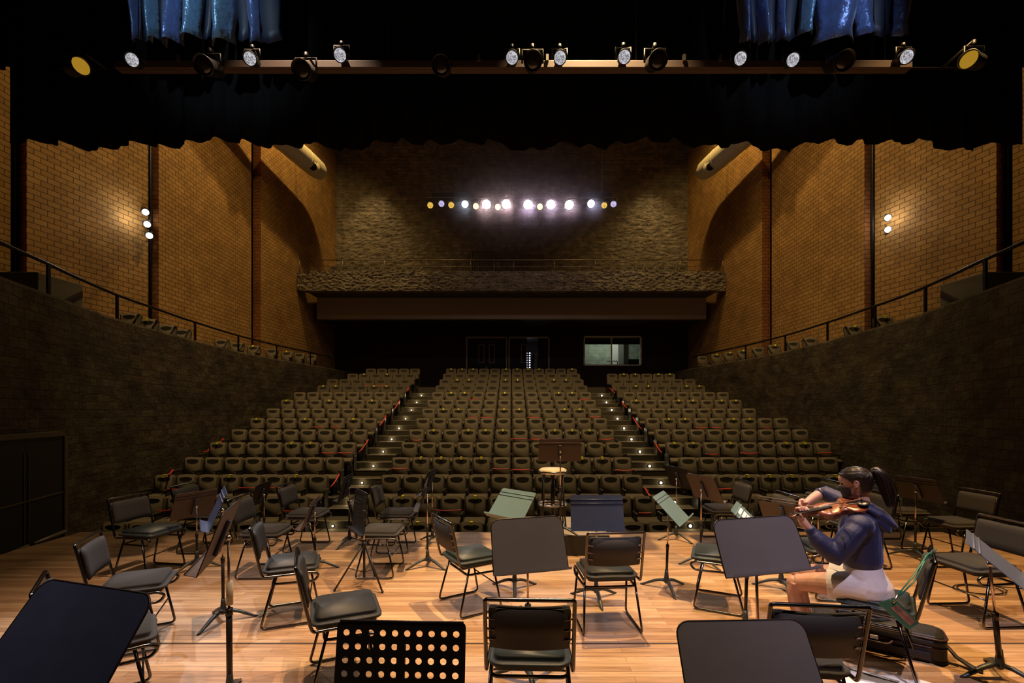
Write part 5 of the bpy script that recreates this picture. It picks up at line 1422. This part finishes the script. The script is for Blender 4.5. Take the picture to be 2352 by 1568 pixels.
# bow
bw = empty('violin_bow', (OX, OY, 0)); tag(bw, 'brown violin bow lying across the strings in the woman\'s right hand', 'bow')
b = MB(); P = [BP(-.02, 0, 0)]; Lb = (TP - FR).length
for q in range(1, 11): P.append(BP(Lb * q / 10, 0, -.010 * math.sin(PI * q / 10)))
b.tube(P, [.0045 - .0015 * q / 10 for q in range(11)], n=8); b.build('stick', mat('pernambuco', (.34, .13, .06), .3, coat=.4), bw, MW)
b = MB(); e_ = P[-1]; b.raw([tuple(e_ + bs_ * s2 * .003 + o2) for s2 in (-1, 1) for o2 in (Vector((0, 0, 0)), bd * .012, -bu * .022 + bd * .006)], [(0, 1, 2), (3, 5, 4), (0, 3, 4, 1), (1, 4, 5, 2), (2, 5, 3, 0)]); b.build('tip', M_ebony, bw, MW)
b = MB(); b.box((0, 0, 0), (.045, .010, .020), bev=.003); Mf = Matrix.Translation(BP(.02, 0, -.012)) @ Matrix(((bd.x, bs_.x, bu.x, 0), (bd.y, bs_.y, bu.y, 0), (bd.z, bs_.z, bu.z, 0), (0, 0, 0, 1))); b.build('frog', M_ebony, bw, MW @ Mf)
b = MB(); b.tube([BP(.03, 0, -.022), BP(Lb - .002, 0, -.022)], .004, n=4, flat=.3); b.build('hair_ribbon', mat('bow hair', (.8, .74, .6), .5), bw, MW)

# ------------------------------------------------------------------ violin case, badge, paper, cable
cs = empty('violin_case', (0, 0, 0)); tag(cs, 'black oblong violin case lying under the violinist\'s chair', 'violin case')
cf = Vector((-.83, .56, 0)).normalized(); cp = Vector((cf.y, -cf.x, 0)); 
if cp.y < 0: cp = -cp
cs.location = (3.02, 3.13, 0)
CM = Matrix(((cf.x, cp.x, 0, 0), (cf.y, cp.y, 0, 0), (0, 0, 1, 0), (0, 0, 0, 1)))
M_case = mat('black nylon case', (.020, .019, .022), .55, bump=(200, .2, .001)); M_caser = mat('maroon piping', (.045, .016, .018), .5)
out = rrect(.80, .26, .07, 5, .40, .15)
b = MB(); b.prism(out, .012, .105, 'z'); b.build('lower_shell', M_case, cs, CM)
b = MB(); b.prism(out, .112, .185, 'z'); bmesh.ops.bevel(b.bm, geom=[e for e in b.bm.edges if min(v.co.z for v in e.verts) > .18], offset=.02, segments=3, affect='EDGES'); flat_all(b.bm, True); b.build('lid', M_case, cs, CM)
b = MB()
for z_ in (.108, .17): b.tube([(p[0], p[1], z_) for p in out], .006, closed=True, n=6)
b.build('piping', M_caser, cs, CM)
b = MB(); b.tube([(p[0], p[1], .014) for p in out], .008, closed=True, n=6); b.build('base_piping', M_case, cs, CM)
b = MB(); b.tube(fillet([(.30, .018, .11), (.33, -.03, .085), (.50, -.03, .085), (.53, .018, .11)], .03), .009); b.build('handle', M_caser, cs, CM)
b = MB(); b.box((.415, -.02, .115), (.05, .012, .03), bev=.003); b.build('clasp', M_knob, cs, CM)
b = MB(); b.box((.35, .005, .05), (.5, .016, .055), bev=.006); b.build('front_pocket', M_case, cs, CM)
b = MB(); b.tube([(0, .12, .11), (-.05, .10, .05), (-.12, .06, .02), (-.17, .05, .015)], [.02, .024, .028, .016], n=8, flat=.45); b.build('shoulder_strap', M_case, cs, CM)
b = MB(); b.tube([(.62, .15, .20), (.50, .10, .23), (.38, .13, .215), (.30, .2, .20)], [.02, .024, .022, .012], n=8, flat=.4); b.tube([(.60, .20, .20), (.45, .22, .235), (.36, .16, .215)], [.018, .022, .012], n=8, flat=.4); o = b.build('cloth', M_hood); o.location = cs.location
for v in o.data.vertices: v.co = CM @ v.co
tag(o, 'crumpled navy strap bundle on top of the violin case', 'cloth')
# lanyard with badge hanging from the chair back
ly = empty('lanyard', (2.74, 2.98, 0)); tag(ly, 'green lanyard with card holder draped over the violinist\'s chair back', 'lanyard')
def lw(u, v, d): return Vector((PX(u, d) - 2.74, d - 2.98, PZ(v, d)))
M_green = mat('green ribbon', (.015, .13, .08), .5)
b = MB(); b.tube([lw(2138, 1268, 2.99), lw(2128, 1275, 2.93), lw(2098, 1322, 2.86), lw(2062, 1366, 2.82)], .005, n=6, flat=.4); b.tube([lw(2140, 1272, 3.0), lw(2122, 1290, 2.90), lw(2100, 1335, 2.86), lw(2066, 1368, 2.82)], .005, n=6, flat=.4)
b.tube([lw(2124, 1278, 2.93), lw(2140, 1270, 3.02), lw(2150, 1262, 3.06)], .006, n=6); b.build('ribbon', M_green, ly)
b = MB(); b.tube([lw(2062, 1366, 2.82), lw(2056, 1378, 2.82), lw(2050, 1385, 2.82)], .006, n=8); b.build('clip', M_knob, ly)
ca, cb_, cc, cd = lw(2016, 1385, 2.80), lw(2052, 1372, 2.84), lw(2112, 1430, 2.80), lw(2088, 1446, 2.76)
nn = (cb_ - ca).cross(cd - ca).normalized() * .003
b = MB(); b.raw([ca, cb_, cc, cd, ca + nn, cb_ + nn, cc + nn, cd + nn], [(0, 1, 2, 3), (7, 6, 5, 4), (0, 4, 5, 1), (1, 5, 6, 2), (2, 6, 7, 3), (3, 7, 4, 0)]); b.build('card_holder', mat('dark green holder', (.02, .055, .035), .3), ly)
def ql(s_, t_): return ca.lerp(cb_, s_).lerp(cd.lerp(cc, s_), t_)
for sg in (1, -1):
    q0 = [ql(.3, .25), ql(.85, .25), ql(.85, .92), ql(.3, .92)]; ofs = nn * (1.3 if sg > 0 else -.3)
    q1 = [p + ofs for p in q0] + [p + ofs + nn * .1 for p in q0]
    b = MB(); b.raw(q1, [(0, 1, 2, 3), (7, 6, 5, 4), (0, 4, 5, 1), (1, 5, 6, 2), (2, 6, 7, 3), (3, 7, 4, 0)]); b.build('card', mat('brown card', (.05, .022, .016), .5, noise=(30, (.16, .07, .05))), ly)
b = MB(); b.raw([lw(2133, 1284, 3.0), lw(2131, 1272, 3.0), lw(2146, 1259, 3.04), lw(2147, 1270, 3.04), lw(2134, 1284, 2.99), lw(2132, 1272, 2.99), lw(2147, 1259, 3.03), lw(2148, 1270, 3.03)], [(0, 1, 2, 3), (7, 6, 5, 4), (0, 4, 5, 1), (1, 5, 6, 2), (2, 6, 7, 3), (3, 7, 4, 0)]); b.build('tag', mat('grey tag', (.2, .26, .28), .5), ly)
# papers on the floor
b = MB(); random.seed(3)
vs = []; fs = []; nx, ny = 14, 8
for j in range(ny + 1):
    for i in range(nx + 1):
        vs.append((-.30 + .6 * i / nx + .015 * math.sin(j * 2.2), -.17 + .34 * j / ny + .02 * math.sin(i * 1.7), .004 + .010 * abs(math.sin(i * .9 + j * .7))))
for j in range(ny):
    for i in range(nx): a = j * (nx + 1) + i; fs.append((a, a + 1, a + nx + 2, a + nx + 1))
b.raw(vs, fs, True); o = b.build('paper', M_paper); o.modifiers.new('t', 'SOLIDIFY').thickness = .002; o.location = (2.42, 2.88, .003); o.rotation_euler = (0, 0, R(-20)); tag(o, 'crumpled white sheets on the floor under the front right chair', 'paper')
b = MB(); cpt = Vector((4.9, 4.45, .006)); pts = [(.16 * math.cos(k * .45) * (1 + .02 * k), .13 * math.sin(k * .45), .0 + .0005 * k) for k in range(30)] + [(.6, .0, 0), (1.3, .25, 0)]
b.tube(pts, .005, n=6); o = b.build('cable', M_blackm); o.location = (4.62, 4.50, .006); tag(o, 'coil of thin black cable on the floor at the right edge', 'cable')
# bags/boxes at the left end of the front seats

# thin stage haze hanging round the hall lamps
b = MB(); b.ell((0, 0, 0), (1, 1, 1), n=32); hz = b.build('haze', None); hz.location = (.15, 17.2, 10.15); hz.scale = (4.6, 1.6, 2.7)
hm = bpy.data.materials.new('haze'); hm.use_nodes = True; nt = hm.node_tree; nt.nodes.clear()
vo = nt.nodes.new('ShaderNodeVolumePrincipled'); out_ = nt.nodes.new('ShaderNodeOutputMaterial'); vo.inputs['Anisotropy'].default_value = .7; vo.inputs['Color'].default_value = (.85, .72, .82, 1)
tc = nt.nodes.new('ShaderNodeTexCoord'); gr = nt.nodes.new('ShaderNodeTexGradient'); gr.gradient_type = 'SPHERICAL'; ml = nt.nodes.new('ShaderNodeMath'); ml.operation = 'MULTIPLY'; ml.inputs[1].default_value = .11
nt.links.new(tc.outputs['Object'], gr.inputs['Vector']); nt.links.new(gr.outputs['Fac'], ml.inputs[0]); nt.links.new(ml.outputs[0], vo.inputs['Density'])
nt.links.new(vo.outputs[0], out_.inputs['Volume']); hz.data.materials.clear(); hz.data.materials.append(hm)
tag(hz, 'faint violet haze glowing around the row of hall lamps', 'haze', kind='stuff')
